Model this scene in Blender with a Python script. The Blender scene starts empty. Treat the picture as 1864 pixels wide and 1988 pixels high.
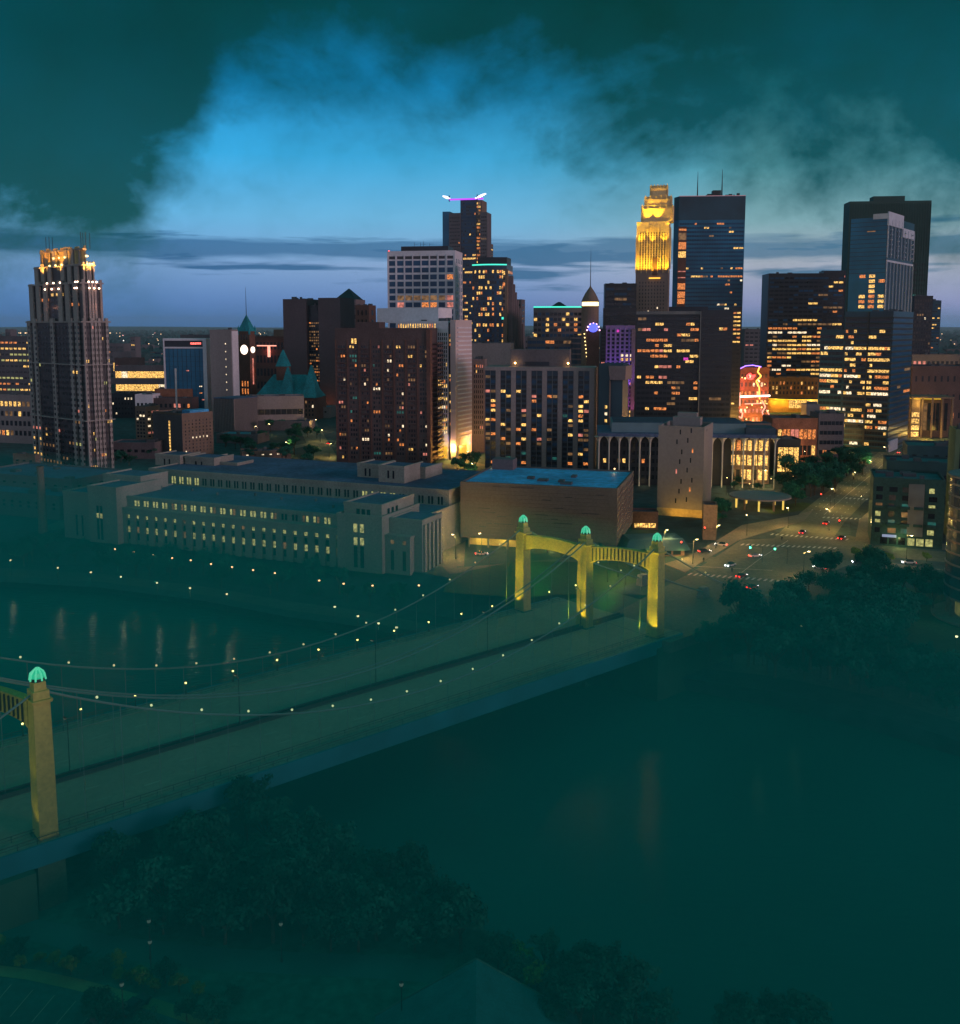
import bpy, bmesh, math, random
from mathutils import Vector
random.seed(7)
R = math.radians
scene = bpy.context.scene
COL = scene.collection
# ------------------------------------------------------------------ camera
F = 1900.0; PITCH = R(6.5); CX = 932.0; CY = 634 + F*math.tan(PITCH); CZ = 98.0
cam_d = bpy.data.cameras.new('camera'); cam = bpy.data.objects.new('camera', cam_d); COL.objects.link(cam)
cam.location = (0, 0, CZ); cam.rotation_euler = (R(90)-PITCH, 0, 0)
cam_d.sensor_fit = 'HORIZONTAL'; cam_d.sensor_width = 36; cam_d.lens = 36*F/1864
cam_d.shift_y = -(994-CY)/1864; cam_d.clip_start = 1; cam_d.clip_end = 90000
scene.camera = cam
scene.view_settings.view_transform = 'Standard'; scene.view_settings.look = 'None'
scene.view_settings.exposure = 0; scene.view_settings.gamma = 1
def s2l(c):
    c = c/255.0
    return c/12.92 if c <= .04045 else ((c+.055)/1.055)**2.4
def rgb(r, g, b): return (s2l(r), s2l(g), s2l(b), 1)
# ------------------------------------------------------------------ sky
SUN_EL, SUN_AZ = R(9), R(118)       # low dusk glow from behind the camera's right shoulder (azimuth from +Y towards +X)
world = bpy.data.worlds.new('World'); scene.world = world; world.use_nodes = True
nt = world.node_tree; N = nt.nodes; LK = nt.links; N.clear()
def nd(t, **k):
    n = N.new(t)
    for a, v in k.items(): setattr(n, a, v)
    return n
def math_(op, a, b=None, c=None, clamp=False):
    n = nd('ShaderNodeMath', operation=op, use_clamp=clamp)
    for i, v in enumerate((a, b, c)):
        if v is None: continue
        if isinstance(v, (int, float)): n.inputs[i].default_value = v
        else: LK.new(v, n.inputs[i])
    return n.outputs[0]
def mix_(f, a, b, mode='MIX'):
    n = nd('ShaderNodeMix', data_type='RGBA', blend_type=mode)
    for i, v in ((0, f), (6, a), (7, b)):
        if isinstance(v, (int, float)): n.inputs[i].default_value = v
        elif isinstance(v, tuple): n.inputs[i].default_value = v
        else: LK.new(v, n.inputs[i])
    return n.outputs[2]
def ramp_(f, pts, interp='LINEAR'):
    n = nd('ShaderNodeValToRGB'); LK.new(f, n.inputs[0]); cr = n.color_ramp; cr.interpolation = interp
    while len(cr.elements) < len(pts): cr.elements.new(0.5)
    for e, (p, c) in zip(cr.elements, pts):
        e.position = p; e.color = c if isinstance(c, tuple) else (c, c, c, 1)
    return n.outputs[0]
def noise_(vec, scale, detail=5, rough=.55, dist=0):
    n = nd('ShaderNodeTexNoise'); n.inputs['Scale'].default_value = scale; n.inputs['Detail'].default_value = detail
    n.inputs['Roughness'].default_value = rough; n.inputs['Distortion'].default_value = dist
    LK.new(vec, n.inputs['Vector']); return n.outputs['Fac']
tc = nd('ShaderNodeTexCoord'); sx = nd('ShaderNodeSeparateXYZ'); LK.new(tc.outputs['Generated'], sx.inputs[0])
hx, hy, hz = sx.outputs
hlen = math_('SQRT', math_('ADD', math_('MULTIPLY', hx, hx), math_('MULTIPLY', hy, hy)))
azi = math_('ARCTAN2', hx, hy)                       # azimuth, 0 = towards downtown
ele = math_('ARCTAN2', hz, hlen)                     # elevation
def vec3(x, y, z):
    n = nd('ShaderNodeCombineXYZ')
    for i, v in enumerate((x, y, z)):
        if isinstance(v, (int, float)): n.inputs[i].default_value = v
        else: LK.new(v, n.inputs[i])
    return n.outputs[0]
ae = vec3(azi, math_('MULTIPLY', ele, 1.25), 0.3)
n1 = noise_(ae, 5.5, 8, .6, .35)
n2 = noise_(ae, 16, 7, .62, .2)
n3 = noise_(vec3(azi, ele, 4.1), 2.6, 5, .5)
# clear evening gradient, warmer to the right
eN = math_('MULTIPLY', ele, 1/0.36, clamp=True)
aN = math_('MULTIPLY_ADD', azi, 1/0.96, 0.5, clamp=True)
gL = ramp_(eN, [(0, rgb(56,112,178)), (.08, rgb(92,138,198)), (.17, rgb(120,164,214)), (.30, rgb(104,186,236)), (.46, rgb(56,178,240)), (.65, rgb(10,134,196)), (1, rgb(0,80,110))])
gR = ramp_(eN, [(0, rgb(92,130,182)), (.06, rgb(144,154,198)), (.17, rgb(176,184,200)), (.28, rgb(134,178,188)), (.42, rgb(86,154,164)), (.62, rgb(30,110,120)), (1, rgb(0,74,80))])
clear = mix_(ramp_(aN, [(0.1, 0.0), (.55, .35), (.78, 1.0)]), gL, gR)
# long thin stratus bands low over the horizon
st = noise_(vec3(math_('MULTIPLY', azi, 5), math_('MULTIPLY', ele, 62), 1.7), 1.0, 4, .55, .3)
ban = math_('MULTIPLY_ADD', math_('SUBTRACT', n1, .5), .018, ele)
win = ramp_(math_('MULTIPLY', ban, 5.0, clamp=True), [(.10, 0), (.22, .30), (.335, .75), (.40, .62), (.47, .2), (.56, 0)])
band = math_('MULTIPLY', math_('MULTIPLY_ADD', math_('ADD', st, math_('MULTIPLY', win, .30)), 9.0, -5.9, clamp=True), ramp_(win, [(0, 0), (.15, 1)]))
main = ramp_(math_('MULTIPLY', math_('ABSOLUTE', math_('SUBTRACT', math_('MULTIPLY_ADD', math_('SUBTRACT', st, .5), .028, ele), math_('MULTIPLY_ADD', azi, -.004, .0745))), 60, clamp=True), [(.40, .85), (.75, 0)])
band = math_('MAXIMUM', band, main)
bandc = mix_(aN, rgb(22,84,138), rgb(62,116,150))
low = mix_(math_('MULTIPLY', band, .85), clear, bandc)
# heavy teal cloud deck with a ragged bright opening
aW = math_('ADD', aN, math_('ADD', math_('MULTIPLY', math_('SUBTRACT', n1, .5), .20), math_('MULTIPLY', math_('SUBTRACT', n3, .5), .10)))
thr = ramp_(aW, [(0, .15), (.06, .19), (.11, .15), (.15, .19), (.185, .34), (.23, .58), (.32, .66), (.48, .70), (.59, .62), (.70, .50), (.80, .40), (.90, .30), (1, .20)])
el2 = math_('ADD', eN, math_('MULTIPLY', math_('SUBTRACT', n1, .5), .62))
el2 = math_('ADD', el2, math_('MULTIPLY', math_('SUBTRACT', n2, .5), .42))
cov = math_('MULTIPLY_ADD', math_('SUBTRACT', el2, thr), 3.3, .50, clamp=True)
wsp = math_('MULTIPLY', math_('MULTIPLY_ADD', math_('SUBTRACT', el2, thr), 2.0, .9, clamp=True), math_('MULTIPLY_ADD', n2, 2.4, -.75, clamp=True))
cov = math_('MAXIMUM', cov, math_('MULTIPLY', wsp, .42))
dark = mix_(math_('MULTIPLY_ADD', n3, 3.2, -1.15, clamp=True), rgb(0,54,50), rgb(0,86,104))
dark = mix_(math_('MULTIPLY_ADD', n2, 1.6, -.55, clamp=True), dark, rgb(0,66,68))
dark = mix_(math_('MULTIPLY', math_('SUBTRACT', 1.0, math_('MULTIPLY', eN, 1.4, clamp=True)), .5), dark, rgb(30,98,100))
front = mix_(math_('SMOOTH_MIN', cov, 1.0, .1), low, dark)
# unseen sky: teal overhead added to tint level surfaces, mauve behind to light walls
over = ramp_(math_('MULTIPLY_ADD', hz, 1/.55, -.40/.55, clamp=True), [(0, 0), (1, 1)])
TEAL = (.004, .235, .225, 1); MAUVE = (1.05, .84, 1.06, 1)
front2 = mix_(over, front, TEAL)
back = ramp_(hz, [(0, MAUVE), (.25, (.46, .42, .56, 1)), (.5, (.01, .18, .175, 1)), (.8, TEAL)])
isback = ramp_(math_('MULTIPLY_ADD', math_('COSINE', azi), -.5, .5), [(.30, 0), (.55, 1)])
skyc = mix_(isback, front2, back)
below = math_('MULTIPLY', hz, -30, clamp=True)
skyc = mix_(below, skyc, (.01, .045, .06, 1))
nis = nd('ShaderNodeTexSky', sky_type='NISHITA'); nis.sun_disc = False; nis.sun_elevation = R(1.5); nis.sun_rotation = SUN_AZ
skyc = mix_(1.0, skyc, mix_(1.0, nis.outputs[0], (.0004, .0006, .0008, 1), 'MULTIPLY'), 'ADD')
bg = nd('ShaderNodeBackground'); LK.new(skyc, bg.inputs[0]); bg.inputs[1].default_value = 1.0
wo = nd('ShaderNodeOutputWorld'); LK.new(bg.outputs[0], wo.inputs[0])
try: world.cycles.sampling_method = 'AUTOMATIC'
except Exception: pass
sd = bpy.data.lights.new('sun', 'SUN'); sd.energy = 1.15; sd.color = (1, .62, .66); sd.angle = R(14)
sun = bpy.data.objects.new('sun', sd); COL.objects.link(sun)
dv = Vector((math.sin(SUN_AZ)*math.cos(SUN_EL), math.cos(SUN_AZ)*math.cos(SUN_EL), math.sin(SUN_EL)))
sun.rotation_euler = dv.to_track_quat('Z', 'Y').to_euler()
# ------------------------------------------------------------------ pixel geometry (1864 x 1988 reading of the photograph)
def ray(x, y):
    a = (x-CX)/F; b = (CY-y)/F
    return Vector((a, math.cos(PITCH)+b*math.sin(PITCH), -math.sin(PITCH)+b*math.cos(PITCH)))
def G(x, y, z=14.0):
    d = ray(x, y); t = (z-CZ)/d.z; return Vector((d.x*t, d.y*t, z))
def P(x, y, Y):
    d = ray(x, y); t = Y/d.y; return Vector((d.x*t, Y, CZ+d.z*t))
def proj(p):
    q = Vector(p)-Vector((0, 0, CZ)); fw = q.y*math.cos(PITCH)-q.z*math.sin(PITCH); up = q.y*math.sin(PITCH)+q.z*math.cos(PITCH)
    return CX+F*q.x/fw, CY-F*up/fw
# ------------------------------------------------------------------ materials
MATS = {}
def newmat(name):
    m = bpy.data.materials.new(name); m.use_nodes = True; t = m.node_tree; t.nodes.clear()
    o = t.nodes.new('ShaderNodeOutputMaterial'); return m, t, o
def mat(name, col, rough=.8, metal=0, var=.18, scale=.15, scale2=None, bump=0, spec=.3, streak=False):
    if name in MATS: return MATS[name]
    m, t, o = newmat(name); L = t.links.new
    p = t.nodes.new('ShaderNodeBsdfPrincipled'); L(p.outputs[0], o.inputs[0])
    p.inputs['Roughness'].default_value = rough; p.inputs['Metallic'].default_value = metal
    p.inputs['Specular IOR Level'].default_value = spec
    g = t.nodes.new('ShaderNodeNewGeometry'); n = t.nodes.new('ShaderNodeTexNoise'); n.inputs['Scale'].default_value = scale
    n.inputs['Detail'].default_value = 6
    if streak:
        mp = t.nodes.new('ShaderNodeMapping'); mp.inputs['Scale'].default_value = (1, 1, .12); L(g.outputs['Position'], mp.inputs[0]); L(mp.outputs[0], n.inputs['Vector'])
    else: L(g.outputs['Position'], n.inputs['Vector'])
    r = t.nodes.new('ShaderNodeValToRGB'); L(n.outputs['Fac'], r.inputs[0])
    r.color_ramp.elements[0].position = .3; r.color_ramp.elements[1].position = .7
    c0 = tuple(max(0, c*(1-var)) for c in col[:3])+(1,); c1 = tuple(min(1, c*(1+var)) for c in col[:3])+(1,)
    r.color_ramp.elements[0].color = c0; r.color_ramp.elements[1].color = c1
    out = r.outputs[0]
    if scale2:
        n2 = t.nodes.new('ShaderNodeTexNoise'); n2.inputs['Scale'].default_value = scale2; n2.inputs['Detail'].default_value = 4; L(g.outputs['Position'], n2.inputs['Vector'])
        mr = t.nodes.new('ShaderNodeMapRange'); mr.inputs[1].default_value = .3; mr.inputs[2].default_value = .7; mr.inputs[3].default_value = 1-var; mr.inputs[4].default_value = 1+var; L(n2.outputs['Fac'], mr.inputs[0])
        mx = t.nodes.new('ShaderNodeVectorMath'); mx.operation = 'SCALE'; L(out, mx.inputs[0]); L(mr.outputs[0], mx.inputs['Scale']); out = mx.outputs[0]
        if bump:
            bp = t.nodes.new('ShaderNodeBump'); bp.inputs['Strength'].default_value = bump; bp.inputs['Distance'].default_value = .3; L(n2.outputs['Fac'], bp.inputs['Height']); L(bp.outputs[0], p.inputs['Normal'])
    L(out, p.inputs['Base Color'])
    MATS[name] = m; return m
def emit(name, col, s, var=0.0, vs=.8, base=(.02, .02, .02, 1)):
    """something that gives off light; var adds interior variation (blinds, furniture)"""
    if name in MATS: return MATS[name]
    m, t, o = newmat(name); L = t.links.new
    p = t.nodes.new('ShaderNodeBsdfPrincipled'); L(p.outputs[0], o.inputs[0]); p.inputs['Base Color'].default_value = base
    p.inputs['Roughness'].default_value = .3
    p.inputs['Emission Color'].default_value = col if len(col) == 4 else col+(1,)
    p.inputs['Emission Strength'].default_value = s
    if var:
        g = t.nodes.new('ShaderNodeNewGeometry'); n = t.nodes.new('ShaderNodeTexNoise'); n.inputs['Scale'].default_value = vs; n.inputs['Detail'].default_value = 3
        L(g.outputs['Position'], n.inputs['Vector'])
        mr = t.nodes.new('ShaderNodeMapRange'); mr.inputs[1].default_value = .35; mr.inputs[2].default_value = .65
        mr.inputs[3].default_value = s*(1-var); mr.inputs[4].default_value = s*(1+var*.6); L(n.outputs['Fac'], mr.inputs[0]); L(mr.outputs[0], p.inputs['Emission Strength'])
    MATS[name] = m; return m
WIN = dict(
 y=emit('lit_window_yellow', (1, .56, .14), 1.25, .9, 1.1), o=emit('lit_window_orange', (1, .30, .07), .85, .9, 1.1),
 w=emit('lit_window_white', (1, .78, .50), 1.3, .85, 1.1), p=emit('lit_window_pink', (1, .30, .22), .7, .6, .4),
 d=emit('lit_window_dim', (.75, .38, .14), .25, .7, .3), t=emit('lit_window_teal', (.05, .45, .38), .22, .6, .4),
 g=emit('lit_window_green', (.70, .68, .24), .62, .6, 1.2), m=emit('lit_window_magenta', (.9, .05, .6), .8, .4),
 b=emit('lit_window_blue', (.25, .3, 1), .8, .4))
WIN['k'] = mat('dark_window_glass', (.008, .014, .024), .25, 0, .5, .3, spec=.35)
WIN['n'] = mat('navy_window_glass', (.004, .045, .11), .3, 0, .4, .05, spec=.25)
WIN['c'] = mat('curtained_window', (.05, .045, .05), .5, 0, .6, .4)
# ------------------------------------------------------------------ mesh building
class MB:
    def __init__(s): s.v = []; s.f = []; s.mi = []; s.pc = []
    def mark(s): s.pc.append((len(s.v), len(s.f)))
    def pieces(s):
        b = s.pc+[(len(s.v), len(s.f))]
        for (v0, f0), (v1, f1) in zip(b, b[1:]):
            m = MB(); m.v = s.v[v0:v1]; m.f = [tuple(i-v0 for i in f) for f in s.f[f0:f1]]; m.mi = s.mi[f0:f1]; yield m
    def poly(s, pts, mi=0):
        i = len(s.v); s.v += [tuple(p) for p in pts]; s.f.append(tuple(range(i, i+len(pts)))); s.mi.append(mi)
    def box(s, x0, x1, y0, y1, z0, z1, mi=0):
        s.mark()
        if x0 > x1: x0, x1 = x1, x0
        if y0 > y1: y0, y1 = y1, y0
        i = len(s.v)
        s.v += [(x0,y0,z0),(x1,y0,z0),(x1,y1,z0),(x0,y1,z0),(x0,y0,z1),(x1,y0,z1),(x1,y1,z1),(x0,y1,z1)]
        for f in ((0,3,2,1),(4,5,6,7),(0,1,5,4),(1,2,6,5),(2,3,7,6),(3,0,4,7)):
            s.f.append(tuple(i+k for k in f)); s.mi.append(mi)
    def loft(s, r0, z0, r1, z1, mi=0, cap=True):
        """ring r0 (list of xy) at z0 joined to ring r1 at z1"""
        n = len(r0); i = len(s.v)
        s.v += [(x, y, z0) for x, y in r0]+[(x, y, z1) for x, y in r1]
        for k in range(n):
            j = (k+1) % n; s.f.append((i+k, i+j, i+n+j, i+n+k)); s.mi.append(mi)
        if cap:
            s.f.append(tuple(i+n+k for k in range(n))); s.mi.append(mi)
            s.f.append(tuple(i+k for k in reversed(range(n)))); s.mi.append(mi)
    def cyl(s, x, y, z0, z1, r0, r1=None, n=12, mi=0):
        s.mark()
        r1 = r0 if r1 is None else r1
        c = [(math.cos(2*math.pi*k/n), math.sin(2*math.pi*k/n)) for k in range(n)]
        s.loft([(x+a*r0, y+b*r0) for a, b in c], z0, [(x+a*r1, y+b*r1) for a, b in c], z1, mi)
    def bar(s, p, q, r, n=6, r2=None, mi=0):
        s.mark()
        p = Vector(p); q = Vector(q); d = q-p
        if d.length < 1e-6: return
        d.normalize(); a = d.orthogonal().normalized(); b = d.cross(a); r2 = r if r2 is None else r2; i = len(s.v)
        for c, rr in ((p, r), (q, r2)):
            for k in range(n):
                t = 2*math.pi*k/n; s.v.append(tuple(c+a*math.cos(t)*rr+b*math.sin(t)*rr))
        for k in range(n):
            j = (k+1) % n; s.f.append((i+k, i+j, i+n+j, i+n+k)); s.mi.append(mi)
        s.f.append(tuple(i+n+k for k in range(n))); s.mi.append(mi); s.f.append(tuple(i+k for k in reversed(range(n)))); s.mi.append(mi)
    def path(s, pts, r, n=5):
        for a, b in zip(pts, pts[1:]): s.bar(a, b, r, n)
    def ball(s, c, r, n=8, m=5, sz=1.0, mi=0):
        s.mark()
        rings = []
        i = len(s.v); c = Vector(c)
        s.v.append((c.x, c.y, c.z-r*sz))
        for a in range(1, m):
            t = math.pi*a/m-math.pi/2
            for k in range(n): s.v.append((c.x+r*math.cos(t)*math.cos(2*math.pi*k/n), c.y+r*math.cos(t)*math.sin(2*math.pi*k/n), c.z+r*sz*math.sin(t)))
        s.v.append((c.x, c.y, c.z+r*sz)); top = len(s.v)-1
        for k in range(n):
            j = (k+1) % n; s.f.append((i, i+1+j, i+1+k)); s.mi.append(mi)
            for a in range(m-2):
                o = i+1+a*n; s.f.append((o+k, o+j, o+n+j, o+n+k)); s.mi.append(mi)
            o = i+1+(m-2)*n; s.f.append((o+k, o+j, top)); s.mi.append(mi)
    def build(s, name, mats, parent=None, loc=None, smooth=False):
        me = bpy.data.meshes.new(name); me.from_pydata(s.v, [], s.f)
        if not isinstance(mats, (list, tuple)): mats = [mats]
        for m in mats: me.materials.append(m)
        if len(mats) > 1: me.polygons.foreach_set('material_index', s.mi)
        if smooth: me.polygons.foreach_set('use_smooth', [True]*len(me.polygons))
        me.update()
        o = bpy.data.objects.new(name, me); COL.objects.link(o)
        if loc is not None: o.location = loc
        if parent is not None: o.parent = parent
        return o
def tag(o, label=None, cat=None, group=None, kind=None):
    if label: o['label'] = label
    if cat: o['category'] = cat
    if group: o['group'] = group
    if kind: o['kind'] = kind
    return o
def empty(name, loc, label, cat, group=None, rz=0):
    o = bpy.data.objects.new(name, None); COL.objects.link(o); o.location = loc; o.rotation_euler = (0, 0, rz); o.empty_display_size = 1
    return tag(o, label, cat, group)
def dup(root, loc, rz=0, label=None, sc=None):
    def cp(o, par):
        c = o.copy(); COL.objects.link(c)
        if par is not None: c.parent = par
        for ch in KIDS.get(o, []): cp(ch, c)
        return c
    c = cp(root, None); c.location = loc; c.rotation_euler = (0, 0, rz)
    if sc: c.scale = sc
    if label: c['label'] = label
    return c
KIDS = {}
def kids(root, *ch): KIDS.setdefault(root, []).extend(ch)
def light(kind, loc, energy, col, parent=None, size=1.0, target=None, spot=R(70), blend=.6):
    d = bpy.data.lights.new('flood_light', kind); d.energy = energy; d.color = col
    if kind == 'SPOT': d.spot_size = spot; d.spot_blend = blend; d.shadow_soft_size = size
    elif kind == 'POINT': d.shadow_soft_size = size
    o = bpy.data.objects.new('flood_light', d); COL.objects.link(o); o.location = loc
    if target is not None: o.rotation_euler = (Vector(target)-Vector(loc)).to_track_quat('-Z', 'Y').to_euler()
    if parent is not None: o.parent = parent
    return o
# ------------------------------------------------------------------ building frame
SPLIT = {'roof_plant', 'balcony', 'pier', 'turret', 'bulb', 'warm_bulb', 'fin', 'crown_fin', 'white_fin', 'mast', 'antenna', 'roof_lamp', 'garage_lamp', 'street_column', 'slanted_slat', 'roof_vent', 'pilaster', 'curved_balcony', 'crown_lamp', 'ledge_lamp', 'gold_lit_stone', 'column', 'base_light', 'mullion', 'roof_post', 'penthouse', 'upper_slab', 'slit', 'edge_neon', 'stepped_wing', 'wing_wall'}
class B:
    """front face lies in local y=0; x runs to the right along it, y into the block. Nearest corner is the local origin."""
    def __init__(s, name, label, xc, xl, xr, yt, Y, th=16, mode='R', depth=None, width=None, gz=14.0, cat='building', group=None):
        s.th = R(th); s.gz = gz
        top = P(xc, yt, Y); s.X, s.Y = top.x, top.y; s.zt = top.z-gz
        s.root = empty(name, (s.X, s.Y, gz), label, cat, group, -s.th)
        if mode == 'R': s.x0 = -(width or s.solve(xl, (-1, 0), yt)); s.x1 = 0; s.d = depth or s.solve(xr, (0, 1), yt)
        else: s.x0 = 0; s.x1 = width or s.solve(xr, (1, 0), yt); s.d = depth or s.solve(xl, (0, 1), yt)
        s.parts = {}; s.panes = []; s.mode = mode
    def W(s, x, y, z=0):
        c, q = math.cos(s.th), math.sin(s.th)
        return Vector((s.X+x*c+y*q, s.Y-x*q+y*c, s.gz+z))
    def solve(s, px, dr, yt):
        lo, hi = 0.0, 160.0; z = s.zt
        f = lambda t: proj(s.W(dr[0]*t, dr[1]*t, z))[0]
        sg = 1 if px > f(0) else -1
        if sg*(f(hi)-px) < 0: return 60.0
        for _ in range(50):
            m = (lo+hi)/2
            if sg*(f(m)-px) < 0: lo = m
            else: hi = m
        return max(lo, 2.0)
    def fp(s, px, py, yo=0.0):
        """pixel -> local (x, z) on the plane y = yo"""
        c, q = math.cos(s.th), math.sin(s.th); d = ray(px, py)
        # point t*d ; local y = (X-sX)*q+(Y-sY)*c
        t = (yo+s.X*q+s.Y*c)/(d.x*q+d.y*c)
        X, Y = d.x*t, d.y*t; z = CZ+d.z*t-s.gz
        return (X-s.X)*c-(Y-s.Y)*q, z
    def part(s, name, m):
        if name not in s.parts: s.parts[name] = (MB(), m)
        return s.parts[name][0]
    def face(s, f, off=0.0):
        """returns fn(a, z, out) -> local point on that face"""
        if f == 'F': return lambda a, z, o=0: (a, off-o, z)
        if f == 'R': return lambda a, z, o=0: (off+o, a, z)
        if f == 'L': return lambda a, z, o=0: (off-o, a, z)
    def pane(s, q, k): s.panes.append((q, k))
    def grid(s, f, off, a0, a1, z0, z1, nx, nz, fw=.7, fh=.6, lit=.15, pal='yyo', dark='k', out=.07, rowvar=.5, skip=None, fn=None, shape=None):
        P3 = s.face(f, off); da = (a1-a0)/nx; dz = (z1-z0)/nz
        for r in range(nz):
            rp = lit*(1+random.uniform(-rowvar, rowvar)*2)
            if fn: rp = fn((r+.5)/nz, lit)
            run = None
            for c in range(nx):
                if skip and skip(c, r): continue
                if run and random.random() < .55: k = run
                else:
                    k = random.choice(pal) if random.random() < rp else random.choice(dark)
                    run = k if k in pal else None
                    if run is None and random.random() < .35: run = k
                ca = a0+da*(c+.5); cz = z0+dz*(r+.5); w = da*fw/2; h = dz*fh/2
                q = [P3(ca-w, cz-h, out), P3(ca+w, cz-h, out), P3(ca+w, cz+h, out), P3(ca-w, cz+h, out)]
                s.pane(q, k)
    def bands(s, f, off, a0, a1, z0, z1, n, fh=.12, out=.25, part='floor_band', m=None):
        mb = s.part(part, m); dz = (z1-z0)/n
        for r in range(n+1):
            z = z0+dz*r; h = dz*fh/2
            if f == 'F': mb.box(a0, a1, off-out, off+.02, z-h, z+h)
            elif f == 'R': mb.box(off-.02, off+out, a0, a1, z-h, z+h)
            else: mb.box(off-out, off+.02, a0, a1, z-h, z+h)
    def piers(s, f, off, a0, a1, z0, z1, n, w=.5, out=.5, part='pier', m=None):
        mb = s.part(part, m)
        for r in range(n+1):
            a = a0+(a1-a0)*r/n; a = min(max(a, a0+w/2), a1-w/2)
            if f == 'F': mb.box(a-w/2, a+w/2, off-out, off+.02, z0, z1)
            elif f == 'R': mb.box(off-.02, off+out, a-w/2, a+w/2, z0, z1)
            else: mb.box(off-out, off+.02, a-w/2, a+w/2, z0, z1)
    def roofstuff(s, x0, x1, y0, y1, z, n=6, m=None, hmax=2.6):
        mb = s.part('roof_plant', m or MATS['plant'])
        for _ in range(n):
            w, d, h = random.uniform(1.5, 5), random.uniform(1.5, 4), random.uniform(.8, hmax)
            x = random.uniform(min(x0, x1)+1, max(x0, x1)-w-1) if abs(x1-x0) > w+2 else (x0+x1)/2-w/2
            y = random.uniform(y0+1, max(y0+1.1, y1-d-1))
            mb.box(x, x+w, y, y+d, z-.05, z+h)
    def parapet(s, x0, x1, y0, y1, z, m, h=1.0, t=.4, part='parapet'):
        mb = s.part(part, m)
        mb.box(x0-.05, x1+.05, y0-.05, y0+t, z-.1, z+h); mb.box(x0-.05, x1+.05, y1-t, y1+.05, z-.1, z+h)
        mb.box(x0-.05, x0+t, y0+t, y1-t, z-.1, z+h-.003); mb.box(x1-t, x1+.05, y0+t, y1-t, z-.1, z+h-.003)
    def done(s, maxw=100):
        for name, (mb, m) in s.parts.items():
            if not mb.f: continue
            if name in SPLIT and len(mb.pc) > 1:
                rest = MB()
                for i, q in enumerate(mb.pieces()):
                    if i < 100: q.build(name, m, s.root)
                    else:
                        j = len(rest.v); rest.v += q.v; rest.f += [tuple(a+j for a in f) for f in q.f]; rest.mi += q.mi
                if rest.f: tag(rest.build(name, m, s.root), kind='stuff')
            else: mb.build(name, m, s.root)
        if s.panes:
            lit = lambda k: k not in 'knc'
            area = lambda q: (Vector(q[1])-Vector(q[0])).length*(Vector(q[3])-Vector(q[0])).length
            random.shuffle(s.panes)
            s.panes.sort(key=lambda t: (-round(area(t[0]), 0), not lit(t[1])))
            for q, k in s.panes[:maxw]:
                m = MB(); m.poly(q); m.build('window', WIN[k], s.root)
            rest = s.panes[maxw:]
            if rest:
                keys = sorted(set(k for _, k in rest)); m = MB()
                for q, k in rest: m.poly(q, keys.index(k))
                o = m.build('window', [WIN[k] for k in keys], s.root)
                tag(o, kind='stuff')
        return s
# ------------------------------------------------------------------ surface materials
M_plant = mat('plant', (.06, .07, .085), .7, var=.3)
M_stone = mat('limestone', (.21, .205, .185), .9, var=.2, scale=.08, scale2=1.6, streak=True)
M_roof = mat('roof_membrane', (.06, .085, .165), .9, var=.3, scale=.06, scale2=.6)
M_roofb = mat('wet_roof', (.05, .30, .60), .6, var=.3, scale=.05, scale2=.5)
M_roofd = mat('dark_roof', (.025, .045, .085), .8, var=.3, scale=.08, scale2=.6)
M_brown = mat('brown_brick', (.078, .052, .055), .9, var=.2, scale=.1, scale2=1.2)
M_brown2 = mat('red_brown_brick', (.10, .050, .044), .9, var=.2, scale=.1, scale2=1.2)
M_tan = mat('tan_brick', (.15, .105, .085), .9, var=.18, scale=.1, scale2=1.2)
M_conc = mat('concrete', (.19, .165, .175), .9, var=.12, scale=.06, scale2=.8, streak=True)
M_concd = mat('dark_concrete', (.10, .090, .105), .9, var=.15, scale=.06, scale2=.8, streak=True)
M_white = mat('white_cladding', (.52, .50, .57), .8, var=.08, scale=.06, scale2=.6)
M_mauve = mat('pink_granite', (.15, .115, .125), .8, var=.12, scale=.08, scale2=.7)
M_glass = mat('tower_glass', (.012, .036, .066), .3, var=.35, scale=.03, spec=.3)
M_glassb = mat('blue_tower_glass', (.004, .10, .20), .35, var=.4, scale=.03, spec=.3)
M_glasst = mat('teal_tower_glass', (.006, .042, .070), .3, var=.4, scale=.03, spec=.3)
M_black = mat('black_cladding', (.012, .018, .030), .4, var=.3, scale=.05, spec=.3)
M_steel = mat('steel', (.12, .13, .14), .5, .4, var=.2)
M_darkst = mat('dark_steel', (.03, .036, .04), .6, .2, var=.2)
M_grnroof = mat('copper_roof', (.010, .17, .21), .8, var=.3, scale=.12, scale2=1)
M_asph = mat('asphalt', (.095, .10, .080), .85, var=.28, scale=.05, scale2=.9)
M_side = mat('sidewalk', (.14, .125, .105), .9, var=.2, scale=.1, scale2=1)
M_paint = mat('road_paint', (.50, .50, .46), .8, var=.3, scale=.8)
M_grass = mat('grass', (.022, .050, .016), .95, var=.4, scale=.05, scale2=.8)
M_land = mat('city_ground', (.022, .048, .058), .95, var=.4, scale=.02, scale2=.25)
M_gold = mat('gold_lit_stone', (.42, .31, .15), .85, var=.15, scale=.1, scale2=.8)
M_pyl = mat('pylon_paint', (.36, .33, .09), .75, var=.16, scale=.15, scale2=1.5, streak=True)
M_girder = mat('girder_blue', (.010, .16, .23), .6, var=.2)
M_red = mat('red_roof_sign', (.1, .02, .02), .7)
E_lamp = emit('street_lamp_glow', (1, .62, .26), 3.2)
E_lamp2 = emit('parkway_lamp_glow', (.8, .85, .42), 2.2)
E_cab = emit('cable_lamp_glow', (.72, .85, .42), .95)
E_warm = emit('warm_lamp_glow', (1, .50, .12), 30)
E_green = emit('green_cap_light', (.02, .55, .28), .8)
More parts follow.
